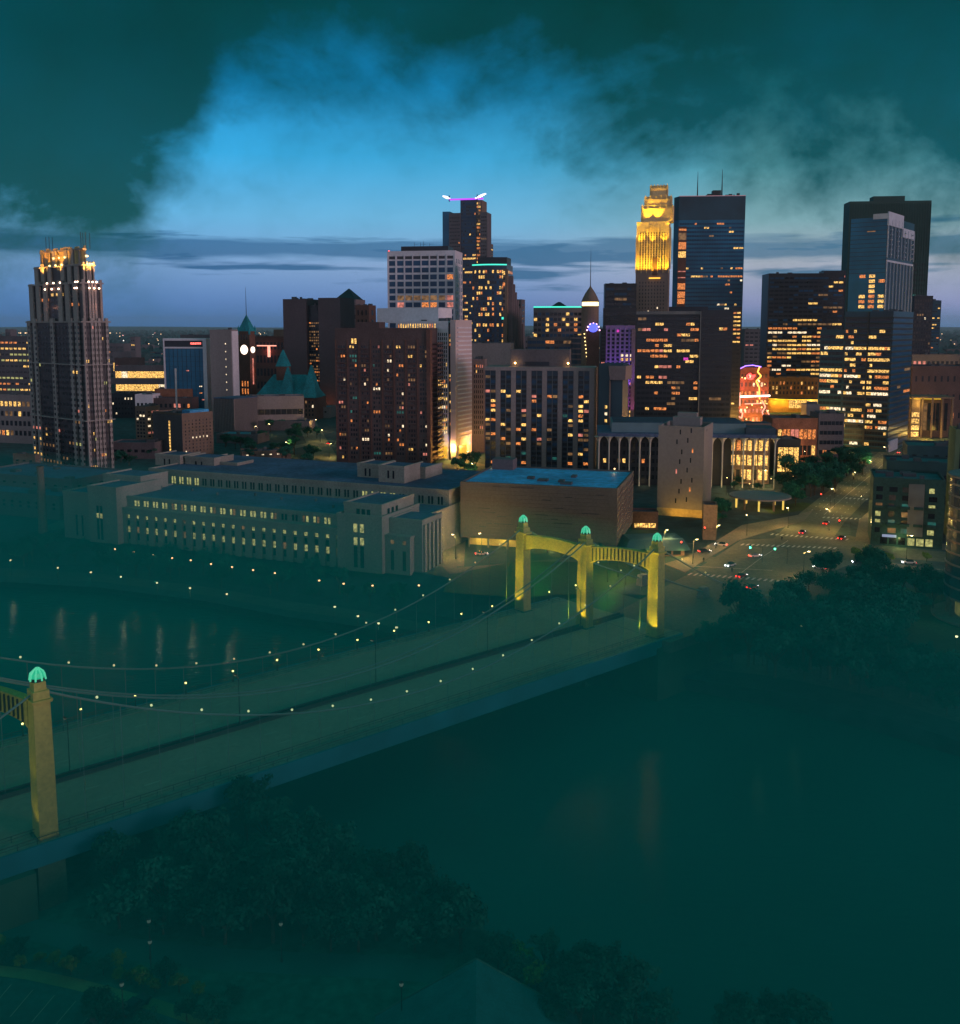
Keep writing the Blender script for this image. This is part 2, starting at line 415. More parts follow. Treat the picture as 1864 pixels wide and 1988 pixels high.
E_greenw = emit('pale_green_light', (.10, .75, .42), .8)
E_tealln = emit('teal_light_line', (.05, .70, .52), 1.6)
E_gold = emit('gold_light', (1, .50, .05), 2.2)
E_goldw = emit('bright_gold_light', (1, .70, .25), 4)
E_red = emit('red_light', (1, .05, .03), 6)
E_pink = emit('pink_light', (.85, .38, .9), 2.2)
E_pinkw = emit('white_pink_light', (.95, .8, 1), 2.2)
E_neon = emit('pink_neon', (1, .35, .25), 1.8)
E_neono = emit('orange_neon', (1, .45, .08), 2.6)
E_yel = emit('yellow_soffit_light', (1, .62, .03), 2.2, .35, .2)
E_clock = emit('clock_face_light', (1, .78, .62), 3.0)
E_blue = emit('blue_wall_light', (.12, .14, 1), 1.6)
E_sky = emit('far_lamp_glow', (1, .62, .32), 2.2)
E_head = emit('headlight_glow', (.8, .85, 1), 18)
E_tail = emit('taillight_glow', (1, .03, .02), 12)
E_tgreen = emit('traffic_green', (.05, 1, .55), 14)
# ------------------------------------------------------------------ ground and water
shore = [(-2600, -260+700), ]
def add_structure(mb, name, mats, label, smooth=False):
    o = mb.build(name, mats, smooth=smooth); tag(o, label, None, None, 'structure'); return o
w, t, o = newmat('river_water'); L = t.links.new
p = t.nodes.new('ShaderNodeBsdfPrincipled'); L(p.outputs[0], o.inputs[0])
p.inputs['Base Color'].default_value = (.008, .125, .115, 1); p.inputs['Roughness'].default_value = .16; p.inputs['IOR'].default_value = 1.33
g = t.nodes.new('ShaderNodeNewGeometry'); mp = t.nodes.new('ShaderNodeMapping'); mp.inputs['Rotation'].default_value = (0, 0, R(35)); mp.inputs['Scale'].default_value = (.5, 1.6, 1); L(g.outputs['Position'], mp.inputs[0])
nz = t.nodes.new('ShaderNodeTexNoise'); nz.inputs['Scale'].default_value = .45; nz.inputs['Detail'].default_value = 5; L(mp.outputs[0], nz.inputs['Vector'])
bp = t.nodes.new('ShaderNodeBump'); bp.inputs['Strength'].default_value = .35; bp.inputs['Distance'].default_value = .4; L(nz.outputs['Fac'], bp.inputs['Height']); L(bp.outputs[0], p.inputs['Normal'])
n2 = t.nodes.new('ShaderNodeTexNoise'); n2.inputs['Scale'].default_value = .012; n2.inputs['Detail'].default_value = 3; L(g.outputs['Position'], n2.inputs['Vector'])
cr = t.nodes.new('ShaderNodeValToRGB'); cr.color_ramp.elements[0].position = .35; cr.color_ramp.elements[1].position = .65
cr.color_ramp.elements[0].color = (.006, .085, .078, 1); cr.color_ramp.elements[1].color = (.008, .118, .112, 1); L(n2.outputs['Fac'], cr.inputs[0]); L(cr.outputs[0], p.inputs['Base Color'])  # teal veil is part of the water colour
M_water = w
mb = MB(); mb.poly([(-3000, -600, 0), (3000, -600, 0), (3000, 900, 0), (-3000, 900, 0)]); add_structure(mb, 'water', M_water, 'dark teal river water below the bridge')
# far bank: shoreline (water level), slope to the low parkway, slope to the city level
SH = [(-60, 1132), (0, 1140), (200, 1152), (400, 1180), (560, 1214), (700, 1234), (800, 1262), (900, 1300), (1010, 1340), (1150, 1334), (1300, 1338), (1500, 1376), (1700, 1425), (1870, 1476), (1960, 1510)]
P1 = [(-60, 1122), (0, 1129), (200, 1141), (400, 1167), (560, 1198), (700, 1216), (800, 1240), (900, 1272), (1010, 1310), (1150, 1310), (1300, 1312), (1500, 1342), (1700, 1388), (1870, 1440), (1960, 1470)]
P2 = [(-60, 1082), (0, 1088), (200, 1100), (400, 1124), (560, 1150), (700, 1168), (800, 1186), (900, 1205), (1010, 1215), (1150, 1232), (1300, 1238), (1500, 1238), (1700, 1262), (1870, 1318), (1960, 1350)]
def line(pts, z, ext):
    q = [G(x, y, z) for x, y in pts]
    a = q[0]+(q[0]-q[1]).normalized()*ext; b = q[-1]+(q[-1]-q[-2]).normalized()*ext
    a.z = b.z = z; return [a]+q+[b]
l0 = line(SH, -.6, 1500); l1 = line(P1, 4.0, 1500); l2 = line(P2, 4.6, 1500)
l3 = [v+Vector((.25, 1, 0)).normalized()*13 for v in l2]
for v in l3: v.z = 14
mb = MB()
for a, b in ((l0, l1), (l1, l2), (l2, l3)):
    for i in range(len(a)-1): mb.poly([a[i], a[i+1], b[i+1], b[i]], 0)
FARZ = 14
far = [Vector((-22000, l3[0].y, FARZ)), *l3, Vector((22000, l3[-1].y, FARZ)), Vector((22000, 25500, FARZ)), Vector((-22000, 25500, FARZ))]
mb.poly(far, 0)
add_structure(mb, 'ground', M_land, 'dark city ground and wooded river bank')
# low parkway along the river
mb = MB()
for i in range(1, len(l1)-2):
    a, b, c, d = l1[i].lerp(l2[i], .25), l1[i+1].lerp(l2[i+1], .25), l1[i+1].lerp(l2[i+1], .62), l1[i].lerp(l2[i], .62)
    mb.poly([Vector((v.x, v.y, v.z+.05)) for v in (a, b, c, d)])
add_structure(mb, 'path', mat('parkway', (.06, .085, .085), .9, var=.25, scale=.06, scale2=.6), 'riverside parkway below the post office')
# near island, teal veil mixed into its soil colour
isl = [G(x, y, 5) for x, y in [(-400, 1560), (20, 1600), (330, 1570), (520, 1640), (660, 1700), (880, 1775), (1030, 1850), (1190, 1930), (1330, 2010)]]+[Vector((150, 20, 5)), Vector((150, -300, 5)), Vector((-500, -300, 5)), Vector((-500, 120, 5))]
mb = MB(); mb.poly(isl)
n = len(isl); c = sum(isl, Vector())/n
for i in range(n):
    a, b = isl[i], isl[(i+1) % n]; a2 = Vector((a.x+(a.x-c.x)*.02, a.y+(a.y-c.y)*.02, -.6)); b2 = Vector((b.x+(b.x-c.x)*.02, b.y+(b.y-c.y)*.02, -.6))
    mb.poly([a, a2, b2, b])
add_structure(mb, 'ground', mat('island_soil', (.010, .105, .080), .95, var=.4, scale=.05, scale2=.7), 'dark grassy island ground in the foreground')
def sheet(pts, z, dz=.05):
    return [G(x, y, z)+Vector((0, 0, dz)) for x, y in pts]
def ribbon(pts, z, w, dz=.05):
    """strip of constant width along pixel points"""
    q = [G(x, y, z) for x, y in pts]; L_, R_ = [], []
    for i, v in enumerate(q):
        d = (q[min(i+1, len(q)-1)]-q[max(i-1, 0)]); d.z = 0; d.normalize(); n = Vector((-d.y, d.x, 0))
        L_.append(v+n*w/2+Vector((0, 0, dz))); R_.append(v-n*w/2+Vector((0, 0, dz)))
    return L_, R_
def add_ribbon(mb, pts, z, w, dz=.05, mi=0):
    a, b = ribbon(pts, z, w, dz)
    for i in range(len(a)-1): mb.poly([b[i], b[i+1], a[i+1], a[i]], mi)
# island road, grass strip and parking lot (lower left corner), asphalt colours carry the teal veil
mb = MB(); mb.poly(sheet([(-60, 1890), (60, 1905), (150, 1925), (330, 1975), (420, 2010), (-60, 2060)], 5, .06)); add_structure(mb, 'parking_lot', mat('lot_asphalt', (.012, .100, .090), .9, var=.25, scale=.1, scale2=.8), 'dark parking lot in the lower left corner')
mb = MB(); add_ribbon(mb, [(-30, 1882), (60, 1893), (150, 1912), (300, 1952), (420, 1992)], 5, 2.2, .08); add_structure(mb, 'path', mat('kerb_path', (.14, .22, .10), .9, var=.3), 'pale kerb path along the parking lot')
mb = MB()
for k in range(9):
    x = -20+k*42; y = 1902+k*10.5; add_ribbon(mb, [(x, y), (x-44, y+52)], 5, .12, .10)
add_structure(mb, 'road_marking', mat('lot_paint', (.20, .32, .25), .8, var=.3), 'painted bay lines in the parking lot')
mb = MB(); add_ribbon(mb, [(200, 1838), (300, 1848), (420, 1862), (560, 1870), (700, 1876), (860, 1888)], 5, 5, .06); add_ribbon(mb, [(-40, 1790), (100, 1812), (200, 1838)], 5, 5, .066); add_structure(mb, 'road', mat('island_road', (.014, .125, .115), .85, var=.25, scale=.1), 'narrow road across the island')
DZ0 = 16.0
# avenue and side streets
mb = MB(); dz = .06
inter = sheet([(1330, 1120), (1440, 1048), (1650, 1040), (1740, 1060), (1700, 1085), (1640, 1100), (1545, 1140), (1480, 1175)], 14, .05)
mb.poly(inter)
a, b = ribbon([(1535, 1075), (1590, 1010), (1640, 965), (1700, 915), (1752, 868), (1800, 830), (1835, 806)], 14, 21, .058)
for i in range(len(a)-1): mb.poly([b[i], b[i+1], a[i+1], a[i]])
add_ribbon(mb, [(1640, 1062), (1760, 1075), (1840, 1082), (1920, 1092)], 14, 18, .066)
add_ribbon(mb, [(1400, 1090), (1330, 1078), (1255, 1072), (1100, 1090), (880, 1108), (860, 1075)], 14, 9, .042)
add_ribbon(mb, [(640, 910), (620, 865), (600, 830), (590, 800)], 14, 16, .05)
add_ribbon(mb, [(100, 1030), (250, 960), (420, 900), (600, 862), (840, 880), (930, 905)], 14, 12, .054)
add_ribbon(mb, [(900, 905), (915, 940), (880, 1010), (868, 1100)], 14, 12, .046)
add_ribbon(mb, [(1820, 815), (1700, 800), (1560, 795)], 14, 14, .062)
app = [G(1166, 1205, DZ0+.03), G(1300, 1248, DZ0+.03), G(1400, 1212, 14.5), G(1480, 1178, 14.07), G(1545, 1140, 14.07), G(1480, 1110, 14.07), G(1330, 1118, 14.07)]
mb.poly(app)
for a_, b_ in zip(app[:4], app[1:5]): mb.poly([a_, b_, b_+Vector((0, 0, -3)), a_+Vector((0, 0, -3))])
add_structure(mb, 'road', M_asph, 'wide asphalt avenue and side streets of the downtown')
mb = MB()
for pts in ([(1437,1059),(1618,1066)], [(1495,1039),(1650,1050)], [(1334,1117),(1470,1127)], [(1470,1127),(1527,1133)], [(1596,1006),(1668,1009)], [(1640,968),(1700,972)]):
    (xa, ya), (xb, yb) = pts; A = G(xa, ya, 14); Bv = G(xb, yb, 14); Ln = (Bv-A).length; d = (Bv-A).normalized(); nn = Vector((.55, .84, 0)); k = 0.0
    while k < Ln:
        q = A+d*k; mb.poly([q+Vector((0, 0, .11)), q+d*.75+Vector((0, 0, .11)), q+d*.75+nn*3.4+Vector((0, 0, .11)), q+nn*3.4+Vector((0, 0, .11))]); k += 1.9
for off in (-7.2, -3.6, .15, 3.6, 7.2):
    q = [G(x, y, 14) for x, y in [(1600, 1000), (1640, 965), (1700, 915), (1752, 868), (1800, 830)]]
    for i in range(len(q)-1):
        d = (q[i+1]-q[i]); l = d.length; d.normalize(); nn = Vector((-d.y, d.x, 0)); k = 0
        while k < l-2:
            s_ = q[i]+d*k+nn*off+Vector((0, 0, .12)); mb.poly([s_, s_+d*(3 if abs(off) > .5 else 9), s_+d*(3 if abs(off) > .5 else 9)-nn*.16, s_-nn*.16]); k += 9
add_ribbon(mb, [(1440, 1112), (1480, 1082), (1530, 1050)], 14, .2, .12); add_ribbon(mb, [(1350, 1100), (1500, 1108)], 14, .3, .12)
add_structure(mb, 'road_marking', M_paint, 'white crosswalk bars and lane lines at the intersection')
mb = MB()
def slab(pts, z0, h, mi=0):
    q = [G(x, y, z0) for x, y in pts]; n = len(q); mb.poly([v+Vector((0, 0, h)) for v in q], mi)
    for i in range(n):
        a, b = q[i], q[(i+1) % n]; mb.poly([a, b, b+Vector((0, 0, h)), a+Vector((0, 0, h))], mi)
slab([(1290, 1095), (1335, 1082), (1400, 1045), (1440, 1020), (1550, 1000), (1580, 990), (1560, 1012), (1432, 1050), (1330, 1112)], 14, .16)
slab([(1668, 1010), (1720, 962), (1775, 905), (1790, 905), (1740, 960), (1700, 1010), (1690, 1040), (1880, 1062), (1880, 1072), (1660, 1050)], 14, .16)
slab([(1700, 1090), (1880, 1112), (1880, 1130), (1680, 1106)], 14, .16)
add_structure(mb, 'sidewalk', M_side, 'raised pale sidewalks around the intersection')
mb = MB(); mb.poly(sheet([(880, 1115), (1000, 1090), (1240, 1092), (1290, 1112), (1180, 1150), (1000, 1160), (860, 1150)], 14, .045))
mb.poly(sheet([(1560, 1180), (1700, 1130), (1864, 1160), (1900, 1240), (1864, 1300), (1740, 1250), (1620, 1215)], 14, .045)); mb.poly(sheet([(1480, 985), (1560, 975), (1600, 985), (1500, 1000)], 14, .05))
add_structure(mb, 'lawn', M_grass, 'dark lawns beside the bridge head and in the park')
# ------------------------------------------------------------------ tall buildings
def simple(name, label, xc, xl, xr, yt, Y, wall, cols, rows, side=None, th=16, mode='R', lit=.15, pal='yyo', fw=.6, fh=.55, par=True, roof=None,
           depth=None, width=None, z0=None, ztop=None, bands=None, piers=None, plants=5, dark='k', rowvar=.5, cat='building', group=None, done=True, wallpart='wall', fn=None):
    b = B(name, label, xc, xl, xr, yt, Y, th, mode, depth, width, cat=cat, group=group)
    mb = b.part(wallpart, wall); mb.box(b.x0, b.x1, 0, b.d, -.5, b.zt)
    z0 = 4 if z0 is None else z0; z1 = b.zt-(ztop if ztop is not None else 2)
    if cols: b.grid('F', 0, b.x0+.8, b.x1-.8, z0, z1, cols, rows, fw, fh, lit, pal, dark, rowvar=rowvar, fn=fn)
    sf, so = ('R', b.x1) if mode == 'R' else ('L', b.x0)
    if side: b.grid(sf, so, .8, b.d-.8, z0, z1, side, rows, fw, fh, lit, pal, dark, rowvar=rowvar, fn=fn)
    if bands:
        b.bands('F', 0, b.x0-.2, b.x1+.2, z0, z1, rows, bands[0], .3, 'floor_band', bands[1]); b.bands(sf, so, 0, b.d, z0, z1, rows, bands[0], .3, 'floor_band', bands[1])
    if piers:
        b.piers('F', 0, b.x0, b.x1, 0, z1+.8, piers[0], piers[2], .6, 'pier', piers[3])
        if piers[1]: b.piers(sf, so, 0, b.d, 0, z1+.8, piers[1], piers[2], .6, 'pier', piers[3])
    if par: b.parapet(b.x0, b.x1, 0, b.d, b.zt, wall)
    r = b.part('roof', roof or M_roofd); r.box(b.x0+.45, b.x1-.45, .45, b.d-.45, b.zt, b.zt+.12)
    if plants: b.roofstuff(b.x0, b.x1, 0, b.d, b.zt+.1, plants)
    return b.done() if done else b

# --- stepped residential tower on the left (gold-lit crown)
b = B('stepped_tower', 'tall stepped stone apartment tower with gold floodlit crown at the far left', 158, 50, 215, 623, 556, 40, 'R')
Wd, D = -b.x0, b.d
M_tow = mat('tower_stone', (.25, .225, .22), .85, var=.15, scale=.1, scale2=1, streak=True)
M_towd = mat('tower_recess', (.022, .027, .036), .4, var=.3, scale=.1)
z1 = b.zt; zA = P(158, 547, 556).z-14; zB = P(158, 511, 556).z-14; zC = P(158, 479, 556).z-14
core = b.part('wall', M_towd); st = b.part('stone_pier', M_tow)
core.box(-Wd+1, -1, 1, D-1, -.5, z1); tiers = [(0, z1, 0), (z1, zA, 3.2), (zA, zB, 6.5), (zB, zC, 10)]
for (za, zb, ins) in tiers[1:]: core.box(-Wd+ins, -ins*.7, ins*.7, D-ins, za-.5, zb)
def stone(f, ins, a, w, za, zb, out=1.0):
    if f == 'F': st.box(a, a+w, ins-out, ins+.6, za, zb)
    else: st.box(-ins-.6, -ins+out, a, a+w, za, zb)
for (za, zb, ins) in tiers:
    fx0, fx1 = -Wd+max(ins, 1), -max(ins*.7, 1); ry0, ry1 = max(ins*.7, 1), D-max(ins, 1); i7 = max(ins*.7, 1)
    n = 9 if ins == 0 else 7; sp = (fx1-fx0)/n
    for k in range(n):
        if k % 3 == 1 or k == n-1 or k == 0 or k % 3 == 2 and ins: st.box(fx0+sp*k, fx0+sp*k+sp*.55, i7-1.0, i7+.4, za, zb+(1.6 if k % 3 == 1 else .3))
    n = 7; sp = (ry1-ry0)/n
    for k in range(n):
        if k not in (1, 5): st.box(-i7-.4, -i7+1.0, ry0+sp*k, ry0+sp*k+sp*.72, za, zb+(1.6 if k % 2 == 0 else .3))
    st.box(-Wd+max(ins, .5)-.3, -i7+1.3, i7-1.3, D-max(ins, .5)+.3, zb-.9, zb-.1)
for zz in (30, 62): st.box(-Wd-.2, .3, -.3, D+.2, zz, zz+.5)
rows = int(z1/3.3)
for (fx, o, a0, a1, nn) in (('F', -.02, -Wd+1.5, -1.5, 16), ('R', .02, 1.5, D-1.5, 13)):
    b.grid(fx, o, a0, a1, 2, z1-2, nn, rows, .42, .5, .03, 'yygodp', 'kkc', out=.08, fn=lambda h, l: .10 if h < .28 else (.035 if h < .8 else .03))
b.grid('F', 2.2, -Wd+4, -4, z1+2, zA-2, 10, 6, .5, .55, .12, 'yo', 'k', out=.1); b.grid('R', -2.2, 4, D-4, z1+2, zA-2, 8, 6, .4, .55, .06, 'yo', 'k', out=.1)
lamp = b.part('crown_lamp', E_goldw); ant = b.part('antenna', M_darkst); lam2 = b.part('ledge_lamp', emit('ledge_lamp_glow', (1, .62, .42), 7))
gl = b.part('gold_lit_stone', M_gold)  # gold floodlight is also put into this crown stone's colour
for zz, ins, mbx in ((zB-.3, 6.5, lamp), (zA-.3, 4.2, lam2), (z1+18, 2.6, lam2), (zC-5, 9.5, lamp)):
    i7 = max(ins*.7, 1)
    for k in (2, 3, 4): mbx.ball((-Wd+ins+(Wd-ins-i7)*(.12+.13*k), i7-1.9, zz+.5), .55, 6, 4)
    for k in (0, 1, 2): mbx.ball((-i7+1.9, i7+(D-ins-i7)*(.28+.22*k), zz+.5), .55, 6, 4)
    if ins < 5:
        for k in (0, 1): mbx.ball((-i7-1.5-k*2.4, i7-1.9, zz+.5), .5, 6, 4)
wf = Wd-17; df = D-17
for k in range(6): gl.box(-Wd+10+wf*k/6, -Wd+10+wf*(k+.45)/6, 6, 7, zB-1, zC+1.2)
for k in range(6): gl.box(-7.2, -6.2, 7+df*k/6, 7+df*(k+.45)/6, zB-1, zC+1.2)
print('TOWER', Wd, D, z1, zA, zB, zC)
gl.box(-Wd+9.7, -6.8, 6.8, D-9.8, zB, zC+.3)
for (x, y) in ((-Wd+12, 9), (-Wd+14, 12), (-Wd+16, 9), (-8, 9), (-9, 12), (-7.4, D-12), (-11, 9)): ant.bar((x, y, zC), (x, y, zC+9), .16, 5)
b.done()
for lx, ly, lz, tx, ty, e in ((-Wd*.75, -3, zB-7, -Wd*.7, 7, 42000), (-Wd*.45, -4, zB-7, -Wd*.45, 7, 42000), (3.0, D*.3, zB-7, -7, D*.35, 55000), (3.0, D*.65, zB-7, -7, D*.6, 55000)):
    light('SPOT', (lx, ly, lz), e, (1, .42, .06), b.root, .6, (tx, ty, zC+2), R(75))
for lx, ly, lz in ((-Wd*.6, -1.6, zA-16), (2.0, D*.55, zA-16), (-Wd*.6, -.5, z1+17), (1.3, D*.55, z1+17)): light('POINT', (lx, ly, lz+2), 260, (1, .4, .25), b.root, .4)

# --- office at the far left edge, and far-left low blocks
simple('office_block', 'low grey office block with rows of yellow windows left of the stepped tower', 60, -60, 75, 655, 820, M_concd, 14, 14, 2, lit=.45, pal='ygyo', fw=.7, fh=.3)
simple('office_block', 'small pale office building below the yellow windowed block at the left edge', 60, -20, 70, 770, 700, M_conc, 9, 4, 1, lit=.35, pal='dyo', fh=.5)
# --- blue glass block with pale frame + concrete slab
b = B('framed_glass_building', 'blue glass block in a pale square frame joined to a tall concrete slab', 400, 316, 407, 657, 880, 8, 'R', depth=22)
fr = b.part('frame', M_white); gz = b.part('glass_wall', M_glassb)
gz.box(b.x0+1, b.x1-1, .8, b.d, -.5, b.zt-1)
fr.box(b.x0, b.x0+1.3, 0, b.d, -.5, b.zt); fr.box(b.x1-3.4, b.x1, 0, b.d, -.5, b.zt); fr.box(b.x0+1.3, b.x1-3.4, 0, b.d, b.zt-2, b.zt-.002); fr.box(b.x0+1.3, b.x1-3.4, .1, 1, b.zt-9, b.zt-7.6)
b.part('recess', M_black).box(b.x0+1.3, b.x1-3.4, .3, .9, b.zt-7.6, b.zt-2)
b.part('red_sign', emit('red_script_sign', (1, .15, .12), 2.0, .8, 1.4)).box(b.x1-15, b.x1-5, .1, .25, b.zt-5.4, b.zt-3.6)
for (x, z, k) in ((-20, 44, 'p'), (-8, 30, 'w'), (-8, 24, 'o'), (-6, 18, 'p'), (-28, 24, 'd')): b.pane([(x, .72, z), (x+2.6, .72, z), (x+2.6, .72, z+1.0), (x, .72, z+1.0)], k)
for k in range(1, 9): b.part('mullion', M_darkst).box(b.x0+1+(b.x1-b.x0-4)*k/9-.08, b.x0+1+(b.x1-b.x0-4)*k/9+.08, .6, .85, 0, b.zt-9)
for k in range(1, 14): b.part('mullion', M_darkst).box(b.x0+1.3, b.x1-3.4, .62, .85, k*4.4-.06, k*4.4+.06)
b.done()
b = simple('concrete_slab_tower', 'windowless mauve concrete slab tower with one column of small lights', 448, 407, 461, 642, 868, M_conc, 0, 0, None, th=14, depth=13, plants=4, done=False)
for k in range(9): z = 14+k*6.8; b.pane([(-5.9, -.08, z), (-5.1, -.08, z), (-5.1, -.08, z+1.1), (-5.9, -.08, z+1.1)], 'w')
b.part('shaft', M_white).box(-.4, .7, 1, b.d-1, -.5, b.zt-.3); b.done()
simple('flat_roofed_block', 'dark low block with rounded rooftop behind the framed glass building', 452, 350, 456, 652, 1040, M_concd, 0, 0, None, th=5, depth=30, plants=8)
# --- ribbed annex and long low slab
b = B('ribbed_annex', 'ribbed concrete annex with vertical fins beside a long flat block', 455, 416, 474, 775, 770, 30, 'R', depth=26)
b.part('wall', M_concd).box(b.x0, b.x1, 0, b.d, -1, b.zt); b.piers('F', 0, b.x0, b.x1, -.4, b.zt, 13, .35, .7, 'fin', M_conc)
b.part('roof', M_roof).box(b.x0-.3, b.x1+.3, -.9, b.d, b.zt, b.zt+.6); b.done()
simple('flat_long_block', 'long low grey block with a dark window band below the clock tower', 478, 455, 590, 772, 800, M_conc, 10, 1, None, th=-12, mode='L', depth=20, lit=.1, fw=.96, fh=.22, roof=M_roof, plants=3)
# --- clock tower and city hall
b = B('clock_tower', 'red granite clock tower with lit clock faces and green pyramid spire', 484, 463, 495, 643, 905, 28, 'R')
M_gran = mat('red_granite', (.11, .055, .045), .9, var=.2, scale=.1, scale2=1)
s_ = b.part('shaft', M_gran); x0, D = b.x0, b.d; zt = b.zt; w = -x0
s_.box(x0, 0, 0, D, -.5, zt); s_.box(x0-.4, .4, -.4, D+.4, zt-1.4, zt)
s_.box(x0-.3, .3, -.3, D+.3, zt-14.5, zt-14); apex = P(477, 611, 905).z-14; 
b.part('spire_roof', M_grnroof).loft([(x0-.6, -.6), (.6, -.6), (.6, D+.6), (x0-.6, D+.6)], zt, [(x0/2-.2, D/2-.2), (x0/2+.2, D/2-.2), (x0/2+.2, D/2+.2), (x0/2-.2, D/2+.2)], apex)
for cx_, cy_ in ((x0, 0), (0, 0), (x0, D), (0, D)):
    b.part('turret', M_grnroof).cyl(cx_, cy_, zt-3, zt+1.5, 1.0, n=8); b.part('turret', M_grnroof).cyl(cx_, cy_, zt+1.5, zt+5.5, 1.1, .05, 8)
b.part('mast', M_darkst).bar((x0/2, D/2, apex-1), (x0/2, D/2, P(477, 557, 905).z-14), .35, 6, .1)
cz_ = P(473, 679, 905).z-14
ck = b.part('clock_face', E_clock)
def disc(mb, f, a, z, r, out=.3):
    pts = [(a+r*math.cos(2*math.pi*k/20), z+r*math.sin(2*math.pi*k/20)) for k in range(20)]
    mb.poly([(x, -out, zz) for x, zz in pts] if f == 'F' else [(out, x, zz) for x, zz in pts])
disc(ck, 'F', x0/2, cz_, min(4.4, w*.38)); disc(ck, 'R', D/2, cz_, min(4.4, D*.38))
for k in range(3):
    for zz in (cz_+9, ): b.pane([(x0*(.25+k*.25)-.6, -.1, zz), (x0*(.25+k*.25)+.6, -.1, zz), (x0*(.25+k*.25)+.6, -.1, zz+5), (x0*(.25+k*.25)-.6, -.1, zz+5)], 'k')
    for zz in (cz_-34, cz_-41): b.pane([(x0*(.25+k*.25)-.7, -.1, zz), (x0*(.25+k*.25)+.7, -.1, zz), (x0*(.25+k*.25)+.7, -.1, zz+5), (x0*(.25+k*.25)-.7, -.1, zz+5)], 'o')
b.pane([(.1, D/2-.8, cz_-32), (.1, D/2+.8, cz_-32), (.1, D/2+.8, cz_-8), (.1, D/2-.8, cz_-8)], 'p'); b.done()
light('POINT', (6, D/2, cz_-22), 900, (1, .25, .08), b.root, 1)
b = B('city_hall', 'granite city hall with steep green copper roofs and dormer towers', 612, 494, 640, 768, 880, 10, 'R', depth=30)
b.part('wall', M_gran).box(b.x0, b.x1, 0, b.d, -1, b.zt-2); gr = b.part('roof', M_grnroof); zt = b.zt
def hip(mb, x0, x1, y0, y1, z0, h, ins=.35):
    iy = (y1-y0)*.45; ix = min((x1-x0)*ins, iy)
    mb.loft([(x0, y0), (x1, y0), (x1, y1), (x0, y1)], z0, [(x0+ix, y0+iy), (x1-ix, y0+iy), (x1-ix, y1-iy), (x0+ix, y1-iy)], z0+h)
hip(gr, b.x0, b.x1, 0, b.d, zt-2, 20); hip(gr, b.x1-34, b.x1-20, -3, 12, zt-2, 27, .45); hip(gr, b.x1-12, b.x1+2, -3, 14, zt-2, 29, .45)
tx = b.fp(538, 700)[0]; b.part('tower', M_gran).box(tx-5, tx+5, 10, 20, zt-2, P(538, 712, 890).z-14); hip(gr, tx-5.6, tx+5.6, 9.4, 20.6, P(538, 712, 890).z-14, 15, .48)
for k in (-3, 0, 3): b.pane([(tx+k-.9, 9.9, zt+9), (tx+k+.9, 9.9, zt+9), (tx+k+.9, 9.9, zt+11.5), (tx+k-.9, 9.9, zt+11.5)], 'o')
b.grid('F', 0, b.x0+1, b.x1-1, 3, zt-4, 18, 4, .45, .6, .12, 'wpd'); b.done()
# --- hospital with red neon behind
b = simple('reddish_block', 'reddish stepped block with glowing red rooftop sign behind the clock tower', 552, 488, 557, 655, 1000, M_brown2, 9, 5, None, depth=30, lit=.06, pal='dp', done=False)
b.part('wall_upper', M_tan).box(b.x1-13, b.x1, 2, 24, b.zt-.1, b.zt+8)
b.part('neon_sign', E_neon).box(-31, -9, -.5, -.2, b.zt-9, b.zt-8); b.part('neon_sign', E_neon).box(-19, -16, -.5, -.2, b.zt-20, b.zt-9.01); b.part('neon_sign', E_neon).box(-2, 9, 6, 6.4, b.zt+2, b.zt+3.2); b.done()
light('POINT', (-18, -4, b.zt-14), 1500, (1, .2, .15), b.root, 1)
# --- twin slab government tower
b = B('twin_slab_tower', 'brown twin slab tower with a lit glass atrium between its two halves', 622, 549, 666, 580, 960, 16, 'R')
xa, xb = b.fp(595, 640)[0], 0; zt = b.zt
b = b
wl = b.part('wall', mat('dark_granite', (.085, .062, .075), .85, var=.1, scale=.04, scale2=.6))
wl.box(b.x0, xa, 0, 34, -.5, zt); wl.box(xb-1, xb+22, -3, 32, -.5, zt+.8); b.part('atrium_wall', M_black).box(xa, xb-1, 5, 30, -.5, zt-6)
b.grid('F', 5, xa+.4, xb-1.4, 4, zt-22, 6, 30, .72, .5, .5, 'doddd', 'k'); b.roofstuff(b.x0, xa, 0, 30, zt, 6)
b.part('canopy', M_black).loft([(xa+2, 4.4), (xb-3, 4.4), (xb-3, 8), (xa+2, 8)], zt-20, [(xa+7, 4.4), (xb-7, 4.4), (xb-7, 8), (xa+7, 8)], zt-4); b.done()
light('POINT', (xb+8, -14, 8), 2500, (1, .28, .08), b.root, 1.5)
# --- pyramid-roof building
b = simple('pyramid_roofed_tower', 'pinkish office tower with a dark pyramid roof behind the twin slabs', 691, 640, 708, 583, 1080, M_mauve, 5, 10, 2, depth=26, lit=.02, fw=.95, fh=.45, plants=0, done=False)
ap = P(676, 560, 1090).z-14; x0 = b.x0
b.part('pyramid_roof', M_black).loft([(x0+4, 1), (-.5, 1), (-.5, b.d-1), (x0+4, b.d-1)], b.zt+.1, [(x0/2+1.6, b.d/2-.5), (x0/2+2.6, b.d/2-.5), (x0/2+2.6, b.d/2+.5), (x0/2+1.6, b.d/2+.5)], ap); b.done()
simple('brick_block', 'orange lit brick block just right of the pyramid roofed tower', 716, 690, 728, 594, 1050, M_brown2, 3, 10, 1, depth=20, lit=.04, fw=.3)
